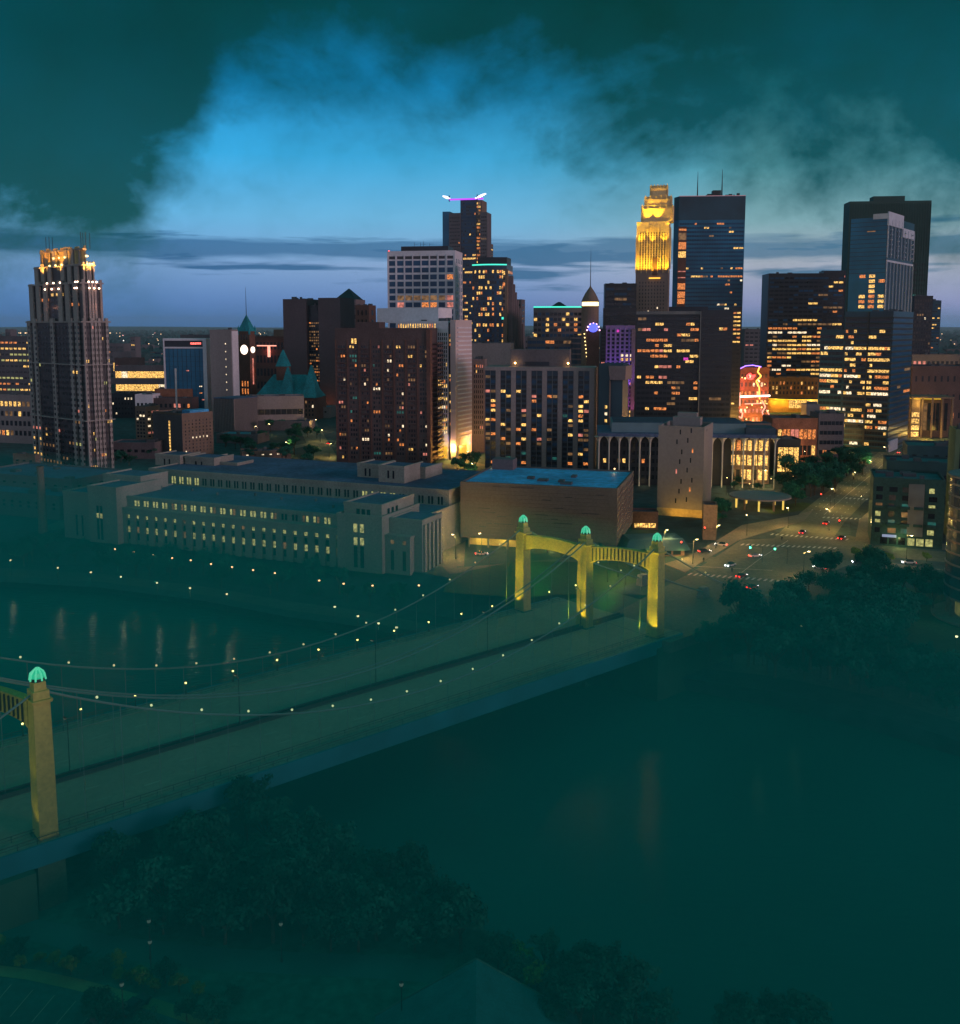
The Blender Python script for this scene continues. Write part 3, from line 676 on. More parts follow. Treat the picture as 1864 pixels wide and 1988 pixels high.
# --- white grid office
b = B('grid_office_tower', 'tall mauve office tower with a regular grid of wide window bays and dark penthouse', 884, 752, 896, 488, 905, 10, 'R', depth=34)
b.part('wall', M_white).box(b.x0, b.x1, 0, b.d, -.5, b.zt)
nx, nz = 8, 22; zt = b.zt
b.grid('F', 0, b.x0+1.2, b.x1-1.6, 6, zt-7, nx, nz, .88, .70, .08, 'opd', 'n', rowvar=.5, fn=lambda h, l: .45 if h < .78 else .02); b.grid('F', 0, b.x0+1.2, b.x1-1.6, zt-6.8, zt-3.4, nx, 1, .9, .8, .05, 'w', 'k')
b.grid('R', b.x1, 1, b.d-1, 6, zt-5, 4, nz, .4, .6, .05, 'o', 'k')
b.piers('F', 0, b.x0, b.x1, 0, zt-2.5, nx, .9, .55, 'pier', M_white)
b.part('penthouse', M_black).box(b.fp(776, 480)[0], b.fp(868, 480)[0], 5, b.d-5, zt-.1, P(820, 477, 910).z-14)
ant = b.part('antenna', M_darkst); zp = P(820, 477, 910).z-14
for px in (800, 812, 818, 830): x = b.fp(px, 470)[0]; ant.bar((x, 9, zp-.1), (x, 9, zp+random.uniform(2, 5)), .15, 5); ant.bar((x, 9, zp+2), (x+4, 9, zp+2.3), .1, 4)
b.part('red_beacon', E_red).ball((b.x0+1.2, 1, zt+1), .7, 6, 4); b.parapet(b.x0, b.x1, 0, b.d, zt, M_white); b.done()
# --- halo tower
b = B('halo_topped_tower', 'tallest centre tower with white and magenta halo lights along its roof', 934, 858, 946, 412, 1340, 14, 'R', depth=30)
W = lambda px, y=0, py=500: b.fp(px, py, y)[0]
zt = b.zt; zc = P(905, 386, 1340).z-14
b.part('wing_wall', M_concd).box(W(872), W(894), 0, 22, -.5, zt); b.part('dark_wall', M_glassb).box(W(858), W(872)-.01, 4, 26, -.5, P(862, 408, 1340).z-14)
b.part('shaft_wall', M_glass).box(W(892)+1, W(924), 2, 34, -.5, zc); b.part('gold_face', M_tan).box(W(923), W(935), 3, 30, -.5, zc-1); b.part('wing_wall', M_concd).box(W(932), W(946), 0, 24, -.5, zt)
b.grid('F', 0, W(873), W(893), 4, zt-4, 6, 48, .8, .35, .05, 'yow', 'kkc', fn=lambda h, l: .35 if h < .62 else .06); b.grid('F', 2, W(893)+1.5, W(923), 4, zc-3, 9, 54, .85, .5, .1, 'yyo', 'nnk', fn=lambda h, l: .28 if h < .72 else .02)
b.grid('F', 3, W(924.5), W(932), 4, zc-3, 3, 54, .7, .55, .5, 'yood', 'k', fn=lambda h, l: .75); b.grid('F', 0, W(934), W(945), 4, zt-4, 3, 48, .7, .45, .03, 'od', 'kc', fn=lambda h, l: .25 if h < .72 else .01)
cr = b.part('crown_light', emit('magenta_crown_light', (.45, .05, .9), 1.6)); cr.box(W(872), W(938), 1.2, 1.9, zc-.5, zc+1.6)
hb = b.part('halo_light', E_pinkw)
for px0, px1, y0, y1 in ((859, 873, 380, 385), (922, 943, 385, 375)):
    x0_, z0_ = b.fp(px0, y0); x1_, z1_ = b.fp(px1, y1)
    for k in range(6):
        t0, t1 = k/6, (k+1)/6; zz0 = z0_+(z1_-z0_)*t0; zz1 = z0_+(z1_-z0_)*t1; m_ = (.5+1.2*math.sin(math.pi*(t0+t1)/2))
        hb.box(x0_+(x1_-x0_)*t0, x0_+(x1_-x0_)*t1, 1, 3, (zz0+zz1)/2-m_, (zz0+zz1)/2+m_*.8)
for px in (872, 926): b.part('roof_post', M_darkst).box(W(px)-.5, W(px)+.5, 1, 3, zc-2, zc+6)
b.done()
simple('curved_stub_tower', 'pale round cornered block peeking out right of the halo topped tower', 951, 940, 954, 474, 1400, M_tan, 4, 60, 1, depth=18, lit=.2, fw=.95, fh=.4, plants=0)
# --- curved crown with teal line
def curved_tower(name, label, xc, xl, xr, yt, Y, th, wall, line_m, bow, cols, rows, lit, depth, sag=0, dark='nk', pent=None, pal='yyo'):
    b = B(name, label, xc, xl, xr, yt, Y, th, 'R', depth=depth)
    W_, D = -b.x0, b.d; n = 10; ring = []
    for k in range(n+1):
        u = k/n; ring.append((b.x0+W_*u, -bow*math.sin(math.pi*u)))
    full = ring+[(0, D), (b.x0, D)]; zt = b.zt
    b.part('wall', wall).loft(full, -.5, full, zt)
    for r in range(rows):
        za = 5+(zt-8)*r/rows; h = (zt-8)/rows*.55; rp = lit*random.uniform(.3, 1.7)
        for c in range(cols):
            k = random.choice(pal) if random.random() < rp else random.choice(dark)
            def pt(u):
                u = min(max(u, 0), .9999); i = int(u*n); f = u*n-i; a, q = ring[i], ring[i+1]; return a[0]+(q[0]-a[0])*f, a[1]+(q[1]-a[1])*f-.12
            (xa, ya), (xb, yb) = pt((c+.12)/cols), pt((c+.88)/cols); b.pane([(xa, ya, za), (xb, yb, za), (xb, yb, za+h), (xa, ya, za+h)], k)
    sl = b.part('floor_band', wall)
    lm = b.part('crown_light_line', line_m); rr = [(x, y-.7) for x, y in ring]; rin = [(x, y+.5) for x, y in reversed(ring)]
    lm.loft(rr+rin, zt-.9, rr+rin, zt+.2)
    if pent:
        pr = [(b.x0+W_*(pent[0]+(pent[1]-pent[0])*k/6), 5-3*math.sin(math.pi*k/6)) for k in range(7)]; pr = pr+[(pr[-1][0], D-4), (pr[0][0], D-4)]
        b.part('penthouse', M_black).loft(pr, zt, pr, zt+pent[2])
    return b
b = curved_tower('curved_front_tower', 'curved dark glass tower with a glowing teal line around its roof', 984, 917, 1001, 513, 870, 12, M_glass, E_tealln, 5, 15, 28, .33, 30, pent=(.12, .97, 6.5))
b.grid('R', 0, 1, b.d-1, 5, b.zt-4, 5, 28, .6, .5, .2, 'yo', 'nk', fn=lambda h, l: .5 if h > .8 else .15); W = lambda px: b.fp(px, 600)[0]
for k in range(7): b.part('stepped_wing', M_mauve).box(-2, 4.5+k*1.1, 5+k*3, 9+k*3, -.5, b.zt-10-k*7)
b.part('corner_bay', M_tan).box(-7.5, .6, -1.6, 5, -.5, b.zt-4)
b.grid('F', -1.6, -7, .2, b.zt-40, b.zt-5, 1, 7, .6, .6, .7, 'yyo', 'k'); b.part('teal_sign', E_tealln).box(-7.5, -2.4, -2, -1.65, b.zt-48, b.zt-46); b.done()
simple('narrow_slab_tower', 'narrow plain grey tower standing behind the curved teal lined tower', 1012, 1000, 1020, 583, 960, M_concd, 2, 20, 1, depth=16, lit=.02, fh=.4, plants=0)
# --- white tall tower with blue lit base
b = B('white_tower', 'white office tower with a ribbed pale side wall and blue and yellow lit base', 887, 769, 916, 623, 612, 24, 'R')
zt = b.zt; b.part('wall', M_white).box(b.x0, -6, 0, b.d, -.5, zt); rb = b.part('ribbed_wing', mat('sunlit_pink_cladding', (.42, .34, .36), .8, var=.06, scale=.05))  # pink of the low sun put into the side cladding colour
rb.box(-3.6, 0, -2, b.d, -.5, zt+.6); b.part('slot', M_black).box(-6, -3.6, 1, b.d-1, -.5, zt-1)
for k in range(26): z = 14+k*(zt-16)/26; b.part('side_band', M_white).box(0, .5, 1, b.d-1, z, z+.9)
xa = b.fp(850, 700)[0]; rows = 24
b.grid('F', 0, b.fp(772, 650)[0], xa-1, zt-4.5, zt-1.5, 16, 1, .45, .85, .3, 'yo', 'k'); b.grid('F', 0, xa, -6.6, 16, zt-7, 5, rows, .5, .72, .3, 'yyow', 'k', fn=lambda h, l: (0 if h > .75 else random.choice((.85, 0, .8, .1, 0))), rowvar=1)
b.grid('F', 1, -5.7, -3.9, 16, zt-5, 1, rows, .7, .6, .45, 'yow', 'k', out=.1)
b.part('upper_slab', M_white).box(b.fp(732, 600, 10)[0], b.fp(851, 600, 10)[0], 10, 30, zt-1, P(800, 597, 622).z-14); b.part('upper_slab', rb and M_white)
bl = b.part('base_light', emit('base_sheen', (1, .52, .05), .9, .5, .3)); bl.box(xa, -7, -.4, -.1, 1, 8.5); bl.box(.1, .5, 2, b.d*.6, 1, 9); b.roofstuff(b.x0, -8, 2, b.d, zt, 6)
b.done(); light('SPOT', (-4.9, -5, 1), 9000, (.12, .15, 1), b.root, .3, (-4.9, 0, 26), R(55)); light('SPOT', (6, b.d*.85, 1), 9000, (.15, .18, 1), b.root, .3, (0, b.d*.8, 24), R(60)); light('POINT', (-9, -5, 4), 900, (1, .5, .1), b.root, .5)
# --- dark brown apartment
b = B('brown_apartment_block', 'big dark brown apartment slab with scattered lit windows and balcony side', 832, 650, 853, 640, 594, 10, 'R', depth=30)
zt = b.zt; b.part('wall', M_brown).box(b.x0, 0, 0, b.d, -.5, zt); b.part('penthouse', M_brown).box(b.fp(690, 630, 6)[0], b.fp(736, 630, 6)[0], 6, 20, zt-.2, P(710, 625, 600).z-14)
nc, nr = 8, 25; cw = -b.x0/nc
for c in range(nc):
    b.grid('F', 0, b.x0+cw*c+cw*.22, b.x0+cw*(c+1)-cw*.12, 2, zt-9, 3, nr, .62, .55, .16, 'wyoopddt' if c % 2 else 'wypoddd', 'kkc', rowvar=.6)
    if c % 2 == 0:
        for r in range(nr): z = 2+(zt-11)*r/nr; b.part('balcony', M_brown).box(b.x0+cw*(c+.3), b.x0+cw*(c+.95), -1.1, 0, z, z+.22)
    b.part('pier', M_brown2).box(b.x0+cw*c, b.x0+cw*c+.8, -.35, 0.02, -.5, zt-6)
b.part('corner_shaft', M_brown2).box(-1.2, 1.2, -1, 5, -.5, zt)
for r in range(nr): z = 2+(zt-8)*r/nr; b.part('balcony', M_brown2).box(0, 4.2, 6, b.d-1, z, z+.35); b.part('balcony', M_brown2).box(3.9, 4.2, 6, b.d-1, z+.35, z+1.2)
b.pane([(b.fp(682, 650)[0], -.1, zt-8.5), (b.fp(686, 650)[0], -.1, zt-8.5), (b.fp(686, 650)[0], -.1, zt-5.4), (b.fp(682, 650)[0], -.1, zt-5.4)], 'y'); b.pane([(b.fp(688, 650)[0], -.1, zt-8.5), (b.fp(692, 650)[0], -.1, zt-8.5), (b.fp(692, 650)[0], -.1, zt-5.4), (b.fp(688, 650)[0], -.1, zt-5.4)], 'y')
b.parapet(b.x0, 0, 0, b.d, zt, M_brown); b.done()
# --- grey office behind the pier office
simple('punched_window_block', 'grey block with columns of small slot windows between white and piered towers', 941, 917, 944, 700, 650, M_mauve, 5, 14, None, th=6, depth=16, lit=.12, pal='yop', fw=.42, fh=.6, z0=12, roof=M_roof)
simple('flat_roofed_office', 'plain blue grey flat roofed block behind the piered office', 992, 905, 996, 669, 760, M_conc, 0, 0, None, th=6, depth=34, roof=M_roof, plants=6)
# --- piered office
b = B('piered_office', 'wide office slab with eight tall pale piers and many coloured lit windows', 1154, 942, 1165, 715, 572, 9, 'R', depth=24)
zt = b.zt; Wd = -b.x0; b.part('wall', M_glass).box(b.x0, 0, 0, b.d, -.5, zt); b.part('cornice', M_conc).box(b.x0-.3, .3, -1, b.d, zt-1.6, zt+.5); b.part('side_wall', M_tan).box(-.3, 1.0, -1, b.d, -.5, zt)  # tan side wall paints the low sun's glow on that face
nb = 7; bw = Wd/nb
for k in range(nb):
    xs = b.x0+bw*k
    b.part('pier', M_conc).box(xs+bw*.70, xs+bw, -1.0, .05, -.5, zt-1.6)
    b.part('mullion', M_steel).box(xs+bw*.33, xs+bw*.36, -.5, .05, -.5, zt-1.6)
    for h, pal in ((0, 0), (1, 0)): b.grid('F', 0, xs+bw*(.02+.35*h), xs+bw*(.33+.35*h), 2, zt-4, 1, 19, .92, .58, .3, 'yooddtpoyd', 'kkn', rowvar=.2, fn=lambda h_, l: .02 if h_ > .86 else .30)
b.part('pier', M_conc).box(-.9, 0, -1.02, .05, -.5, zt-1.6)
pz = P(1050, 678, 590).z-14; xa, xb = b.fp(991, 690, 8)[0], b.fp(1106, 690, 8)[0]; b.part('penthouse', M_concd).box(xa, xb, 8, b.d-2, zt-.1, pz)
b.part('penthouse_louvre', M_black).box(xa+9, xb-12, 7.6, 8.1, zt+1, zt+3.4)
for px in (1000, 1103): b.part('roof_lamp', E_warm).ball((b.fp(px, 705, 6)[0], 6.5, zt+2.6), .5, 6, 4); light('POINT', (b.fp(px, 705, 6)[0], 5.2, zt+2.6), 220, (1, .5, .12), b.root, .4)
b.done()
# --- dark teal slab with white hood
b = B('hooded_dark_slab', 'dark blue slab with a pale hood on its corner and a column of lit windows', 1213, 1163, 1226, 707, 560, 20, 'R', depth=16)
zt = b.zt; b.part('wall', mat('slate_blue', (.020, .050, .075), .6, var=.15, scale=.06)).box(b.x0, -1, 0, b.d, -.5, zt); b.part('hood', M_mauve).loft([(-8, -2), (1, -2), (1, b.d), (-8, b.d)], zt-9, [(-9, -2), (1, -2), (1, b.d), (-9, b.d)], zt-1)
b.part('roof', M_roofd).box(b.x0+.3, -.3, .3, b.d, zt, zt+.15)
for k in range(9): z = 5+k*4.0; b.pane([(-11.2, -.08, z), (-9.8, -.08, z), (-9.8, -.08, z+1.8), (-11.2, -.08, z+1.8)], random.choice('yyyow'))
b.part('edge_rib', M_tan).box(-8.5, -8.0, -1.5, 0, -.5, zt-9); b.done()
# --- stepped banded office with teal line + domed cylinder
b = curved_tower('stepped_banded_office', 'broad banded office with a thin teal light line on its roof', 1130, 1036, 1134, 595, 820, 6, M_concd, E_tealln, 2, 12, 21, .2, 40, dark='kkn')
b.part('lower_wing', M_concd).box(b.x0-5, 0, -3, 20, -.5, b.zt-26); b.grid('F', -3, b.x0-4.6, -.4, 4, b.zt-27, 12, 14, .94, .5, .22, 'yod', 'kn'); b.part('peaked_roof', M_black).loft([(b.x0*.65, 4), (b.x0*.3, 4), (b.x0*.3, 12), (b.x0*.65, 12)], b.zt, [(b.x0*.5, 8), (b.x0*.45, 8), (b.x0*.45, 9), (b.x0*.5, 9)], b.zt+4)
for k in range(16): z = 8+k*4.4; b.part('curved_balcony', M_mauve).cyl(-1, 0, z, z+1.3, 9, n=20)
b.part('corner_drum', M_glass).cyl(-1, 0, -.5, 77, 8.4, n=20); b.done()
b = B('domed_cylinder_tower', 'round brown tower with pointed dome, bright ring of lights and thin mast', 1148, 1131, 1166, 590, 790, 0, 'R', depth=10)
r = -b.x0*1.0; zt = b.zt; cy_ = r; sh = b.part('shaft', M_tan); sh.cyl(0, cy_, -.5, zt-2, r, n=20)
lt = b.part('ring_light', E_goldw); lt.cyl(0, cy_, zt-1.5, zt+1.6, r*.93, n=20); sh.cyl(0, cy_, zt-2, zt-1.5, r*1.05, n=20)
prof = [(1.03, 0), (1.0, 1.2), (.85, 4), (.62, 7.5), (.36, 10.6), (.12, 13.2), (.03, 15)]
dm = b.part('dome', M_tan); zb = zt+1.6
for (r0, h0), (r1, h1) in zip(prof, prof[1:]): dm.cyl(0, cy_, zb+h0*.9, zb+h1*.9, r*r0, r*r1, 20)
b.part('mast', M_darkst).bar((0, cy_, zb+12), (0, cy_, P(1149, 483, 790).z-14), .38, 6, .08)
bx, bz = b.fp(1149, 636); bu = b.part('blue_dome_light', E_blue); bu.ball((bx+1, -1.6, bz), 4.2, 10, 6, .9); b.part('bay', M_brown2).box(bx-4, bx+6, -2, 2, -.5, bz-3)
for k in range(7): a = math.pi*k/6; b.part('bulb', emit('bulb_light', (1, .5, .8), 4)).ball((bx+1+math.cos(a)*5.0, -2.5, bz-2+math.sin(a)*5.4), .6, 6, 4)
for k in range(9): b.part('warm_bulb', E_goldw).ball((bx-6+k*.35, -1, bz-5-k*3.0), .5, 6, 4); b.part('edge_neon', emit('orange_edge_light', (1, .2, .06), 1.2)).bar((r*.95, cy_-3, bz-6-k*3.0), (r*.97, cy_-3, bz-9-k*3), .5, 5)
b.done()
# --- building left of the gold crown and purple lit facade
simple('dark_notched_tower', 'dark notched office tower left of the gold crowned tower', 1236, 1175, 1240, 552, 980, M_black, 7, 24, None, th=4, depth=24, lit=.06, pal='yod', fw=.9, fh=.5, dark='kn')
simple('dark_shoulder_block', 'dark lower shoulder block standing in front of the notched tower', 1236, 1172, 1240, 600, 950, M_black, 7, 18, None, th=4, depth=10, lit=.06, pal='od', fw=.9, fh=.5, dark='k')
b = simple('purple_lit_block', 'white gridded block washed in purple light between round and black towers', 1233, 1176, 1237, 634, 860, mat('purple_lit_stone', (.20, .14, .30), .8, var=.1), 6, 22, None, th=4, depth=20, lit=.12, pal='pwym', fw=.55, fh=.6, piers=(6, 0, .5, mat('purple_lit_stone2', (.30, .22, .42), .8)), done=False)  # purple wash also put into the stone and pier colours
b.part('edge_pier', M_mauve).box(-3, .4, -1.2, 4, -.5, b.zt-2); b.done()
light('SPOT', (-14, -18, 20), 60000, (.35, .15, 1), b.root, 1, (-12, 0, 50), R(70)); light('SPOT', (-2, -14, 2), 16000, (.9, .15, .6), b.root, 1, (-1, 0, 24), R(50))
simple('dark_purple_edge_block', 'narrow black block with pink windows left of the purple lit block', 1177, 1166, 1180, 640, 850, M_black, 2, 24, None, th=4, depth=14, lit=.15, pal='pp', fw=.6, fh=.5, plants=0)
# --- gold crowned art deco tower
b = B('gold_crowned_tower', 'slender stone tower whose stepped crown is floodlit gold', 1300, 1236, 1311, 430, 1030, 14, 'R', depth=26)
M_wf = mat('buff_stone', (.17, .13, .125), .85, var=.12, scale=.06, scale2=.8, streak=True); M_wfg = mat('floodlit_buff_stone', (.50, .37, .20), .85, var=.12, scale=.06, scale2=.8, streak=True)  # crown copy of the stone has gold floodlight in its colour
W = lambda px, y=0: b.fp(px, 450, y)[0]; Z = lambda py: b.fp(1272, py)[1]; D = b.d
sh = b.part('shaft', M_wf); sh.box(b.x0, 0, 0, D, -.5, Z(524)); cr = b.part('crown', M_wfg)
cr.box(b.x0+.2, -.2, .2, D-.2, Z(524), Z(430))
T = [(1244, 1306, 398, 3), (1250, 1303, 380, 5), (1260, 1295, 358, 8)]
z_ = Z(430)
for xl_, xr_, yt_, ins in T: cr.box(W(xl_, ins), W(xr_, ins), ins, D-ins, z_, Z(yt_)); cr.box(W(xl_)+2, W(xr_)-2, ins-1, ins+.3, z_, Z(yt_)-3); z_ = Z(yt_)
fin = b.part('crown_fin', M_wfg); n = 12
for k in range(n+1):
    x = b.x0+(-b.x0)*k/n; h = Z(436+8*abs(k-n/2)/2); fin.box(x-.35, x+.35, -1.0, .25, Z(530-6*(k % 2)), h)
for k in range(1, 8): fin.box(-.25, .9, D*k/8-.4, D*k/8+.4, Z(520), Z(440))
for xl_, xr_, yt_, ins in T:
    for k in range(6): x = W(xl_)+1+(W(xr_)-W(xl_)-2)*k/5; fin.box(x-.35, x+.35, ins-.9, ins+.2, Z(yt_)-9, Z(yt_)+1.2)
arch = b.part('balcony_niche', M_brown2); arch.box(W(1268), W(1278), -1.6, -.9, Z(535), Z(500)); b.part('niche_light', E_gold).box(W(1262), W(1284), -2.2, -1.2, Z(541), Z(539))
b.grid('F', 0, b.x0+3, -3, 4, Z(545), 9, 34, .35, .5, .03, 'wo', 'k'); b.grid('F', 0, b.x0+3, -3, Z(524), Z(450), 10, 16, .4, .7, 0, 'y', 'k'); b.done()
GC = (1, .60, .02)
for x in (b.x0*.9, b.x0*.7, b.x0*.5, b.x0*.3, b.x0*.1): light('SPOT', (x, -6, Z(537)), 90000, GC, b.root, .5, (x, 1, Z(470)), R(58))
for x in (b.x0*.85, b.x0*.5, b.x0*.15): light('SPOT', (x, -5, Z(478)), 60000, GC, b.root, .5, (x, 4, Z(400)), R(60))
for x in (b.x0*.66, b.x0*.36): light('SPOT', (x, -4, Z(432)), 90000, GC, b.root, .5, (x, 8, Z(365)), R(60))
light('SPOT', (6, D/2, Z(520)), 60000, GC, b.root, .5, (0, D/2, Z(450)), R(70)); light('SPOT', (b.x0-1, -5, Z(450)), 24000, GC, b.root, .5, (b.x0+6, 2, Z(385)), R(60)); light('SPOT', (1, -5, Z(450)), 24000, GC, b.root, .5, (-6, 2, Z(385)), R(60))
# --- tall blue glass tower with masts
b = B('blue_glass_tower', 'tall dark blue glass tower with two masts on its roof', 1319, 1314, 1448, 381, 1110, 4, 'L')
b2 = b; zt = b.zt; W_ = b.x1; b.d = 34
fp = [(0, 0), (W_, 0), (W_+1, 12), (W_-3, 34), (2, 34), (-4, 12)]
b.part('glass_wall', M_glassb).loft(fp, -.5, fp, zt); b.part('crown_band', M_glasst).loft([(x*1.002-.1, y-.15) for x, y in fp], zt-26, [(x*1.002-.1, y-.15) for x, y in fp], zt-.5)
b.part('roof_edge_light', emit('faint_pink_edge', (.6, .3, .35), .5)).box(0, W_, -.3, .1, zt-.2, zt+.5)
b.grid('F', 0, 1, W_-1, 4, zt-28, 26, 44, .86, .42, .1, 'yyowd', 'n', rowvar=1.0, out=.25, fn=lambda h, l: random.choice((.02, .02, .05, .35, .04, .14)) if h > .3 else .10)
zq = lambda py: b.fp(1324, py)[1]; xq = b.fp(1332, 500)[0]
b.part('crown_reflection_strip', M_brown2).box(-.3, xq, -.5, .1, -.5, zq(440))
for pa, pb, kk in ((590, 580, 'o'), (578, 566, 'o'), (562, 550, 'o'), (500, 488, 'y'), (484, 470, 'o'), (466, 452, 'd'), (448, 444, 'o'), (540, 538, 'p'), (528, 526, 'p')): b.pane([(.3, -.56, zq(pa)), (xq-.4, -.56, zq(pa)), (xq-.4, -.56, zq(pb)), (.3, -.56, zq(pb))], kk)  # glowing panes paint the gold crown's reflection onto the tower
an = b.part('mast', M_darkst); Wp = lambda px: b.fp(px, 370)[0]
an.bar((Wp(1358), 14, zt-1), (Wp(1358), 14, P(1358, 332, 1120).z-14), .8, 6, .15); an.bar((Wp(1406), 14, zt-1), (Wp(1406), 14, P(1406, 328, 1120).z-14), .9, 6, .15)
b.roofstuff(2, W_-2, 2, 28, zt, 16, M_darkst, 4); b.part('roof_box', M_darkst).box(Wp(1386), Wp(1402), 6, 16, zt-.1, zt+7)
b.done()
# --- black glass block in front
b = B('black_office_block', 'long black glass office block with scattered amber windows', 1361, 1236, 1422, 604, 700, 10, 'R', depth=30)
zt = b.zt; W = lambda px, y=0: b.fp(px, 700, y)[0]
b.part('wall', M_black).box(b.x0, 0, 0, b.d, -.5, zt); b.part('right_wall', M_black).box(.2, W(1421, -2), -2, 26, -.5, zt+.8); b.part('top_band', M_steel).box(b.x0-.1, 0, -.3, 0.02, zt-2.2, zt)
b.part('edge_strip', M_steel).box(-.4, .2, -2.3, -.2, -.5, zt)
b.grid('F', 0, b.x0+1, -1, 8, zt-3.5, 14, 22, .86, .5, .13, 'yyyoopd', 'k', rowvar=.4, fn=lambda h, l: .2); b.grid('F', -2, 1.2, W(1421)-1, 8, zt-3, 7, 22, .86, .5, .08, 'oyd', 'k')
b.part('roof_block', M_black).box(W(1297, 8), W(1372, 8), 8, 22, zt-.1, zt+3.4); b.pane([(W(1327), -.2, 60), (W(1336), -.2, 60), (W(1336), -.2, 62), (W(1327), -.2, 62)], 'm'); b.done()
b = simple('striped_edge_block', 'narrow dark block with a stack of bright yellow windows right of the black office', 1441, 1422, 1444, 598, 730, M_black, 2, 30, None, th=6, depth=18, lit=.2, pal='yyo', fw=.85, fh=.4, plants=2, fn=lambda h, l: .85 if h > .72 else .08)
# --- arcade building
b = B('arcade_building', 'white arcaded pavilion with slender columns flaring into arches', 1506, 1163, 1512, 846, 505, 6, 'R', depth=44)
zt = b.zt; W = lambda px, y=0: b.fp(px, 870, y)[0]; x0 = b.x0
wm = b.part('wall', M_black); wm.box(x0+1, W(1385), 5, b.d-2, -.5, zt-1.5); wm.box(W(1386), W(1425), 8, b.d-2, -.5, zt-1.5)
b.part('roof', M_roof).box(x0-.5, .5, -.6, b.d, zt-1.4, zt+.4); b.part('attic', mat('attic_wall', (.10, .17, .21), .8, var=.1)).box(W(1187, 6), W(1447, 6), 6, b.d-4, zt+.4, P(1300, 822, 515).z-14); b.part('attic_roof', M_roofd).box(W(1190, 6), W(1444, 6), 6.5, b.d-4.5, P(1300, 822, 515).z-14, P(1300, 822, 515).z-13.8)
b.part('dark_attic', mat('navy_cladding', (.018, .045, .08), .6)).box(W(1447, 2)+.05, W(1505, 2), 2, 20, zt+.4, zt+3.6)
n = 17; sp = -x0/n
M_col = mat('white_column', (.42, .40, .36), .8, var=.08)
for k in range(n+1):
    x = x0+sp*k; cm = MB(); r = .42
    cm.cyl(x, .2, -.5, zt-5.5, .34, .42, 8)
    for q in range(4): cm.cyl(x, .2, zt-5.5+q*1.05, zt-4.45+q*1.05, [.42, .5, .8, 1.35][q], [.5, .8, 1.35, sp/2-.05][q], 8)
    if k % 3 == 0 or True: cm.build('column', M_col, b.root)
b.grid('F', 5, x0+2, W(1380), 2, zt-4, 22, 5, .6, .5, .07, 'yod', 'k')
b.grid('F', 14, W(1426), -.5, 1, zt-3, 7, 3, .7, .7, .8, 'yyo', 'k'); b.part('lobby_wall', M_tan).box(W(1426, 14)-.5, 0, 14.1, b.d-3, -.5, zt-1.5); b.done()
for px in (1180, 1250, 1320, 1400, 1440, 1470, 1495): light('POINT', (W(px), -1.6, 1.2), 170, (1, .72, .3), b.root, .3)
for px in (1438, 1470, 1496): light('POINT', (W(px), 8, 6), 700, (1, .6, .15), b.root, .5)
# --- light concrete tower
b = B('slit_windowed_tower', 'pale concrete tower with a double column of slit windows and open roof well', 1368, 1279, 1383, 829, 425, 22, 'R', depth=24)
zt = b.zt; M_lc = mat('pale_concrete', (.20, .175, .18), .9, var=.08, scale=.05, scale2=.8, streak=True)
b.part('wall', M_lc).box(b.x0, 0, 0, b.d, -.5, zt-2.5); b.parapet(b.x0, 0, 0, b.d, zt-2.6, M_lc, 2.6, .5); b.part('roof', M_roof).box(b.x0+.6, -.6, .6, b.d-.6, zt-2.5, zt-2.3)
b.part('penthouse', M_lc).box(b.x0+4.5, -3.4, 9, 15, zt-2.4, zt+3.2); b.part('penthouse', M_lc).box(b.x0+6, -5.5, 12, 16, zt+3.2, zt+5); b.roofstuff(-4, -.8, 2, 12, zt-2.4, 4, hmax=1.2)
for px, k0 in ((1322, 0), (1343, .4)):
    x = b.fp(px, 900)[0]
    for k in range(8):
        z = 6+k*4.4+k0*2; kk = 'k' if random.random() < .72 else random.choice('op'); dx = (-2.2 if (k % 3 == 0) else (-.8 if k % 3 == 1 else 0))
        b.pane([(x+dx, -.06, z), (x+dx+.55, -.06, z), (x+dx+.55, -.06, z+2.1), (x+dx, -.06, z+2.1)], kk)
b.part('base_band', M_gold).box(b.x0-.05, .05, -.08, 0, -.5, 3.5); b.done(); light('SPOT', (b.x0/2, -7, .6), 2600, (1, .55, .06), b.root, .4, (b.x0/2, 0, 5), R(110)); light('SPOT', (-1.5, -6, .6), 1500, (1, .55, .06), b.root, .4, (-2, 0, 5), R(110))
# ------------------------------------------------------------------ right-hand towers
simple('wide_lit_office', 'wide dark office block with many yellow floors left of the tall right towers', 1640, 1493, 1643, 532, 1060, M_black, 15, 30, None, th=4, depth=34, lit=.3, pal='yyowdo', fw=.86, fh=.45, dark='kkn', rowvar=.7, plants=10, fn=lambda h, l: .06 if h > .78 else random.choice((.08, .3, .75, .5) if h < .55 else (.02, .2, .3)))
simple('rooftop_block', 'dark stepped block on the skyline touching the tall teal tower', 1643, 1600, 1646, 527, 1100, M_black, 4, 20, None, th=4, depth=20, lit=.1, pal='po', fw=.9, fh=.3)
b = B('tall_dark_slab_tower', 'tallest dark green slab tower at the right behind the white finned tower', 1650, 1643, 1809, 391, 1160, 6, 'L', depth=26)
zt = b.zt; M_dg = mat('dark_green_cladding', (.012, .048, .046), .6, var=.2, scale=.03); b.part('wall', M_dg).box(0, b.x1, 0, b.d, -.5, zt); b.part('roof_block', M_dg).box(b.fp(1696, 385, 4)[0], b.fp(1757, 385, 4)[0], 4, 20, zt-.1, zt+6)
b.piers('F', 0, 0, b.x1, 0, zt-3, 32, .6, .5, 'pier', M_dg); b.grid('F', 0, b.x1*.62, b.x1-2, 4, zt-70, 16, 26, .5, .5, .03, 'dt', 'k'); b.done()
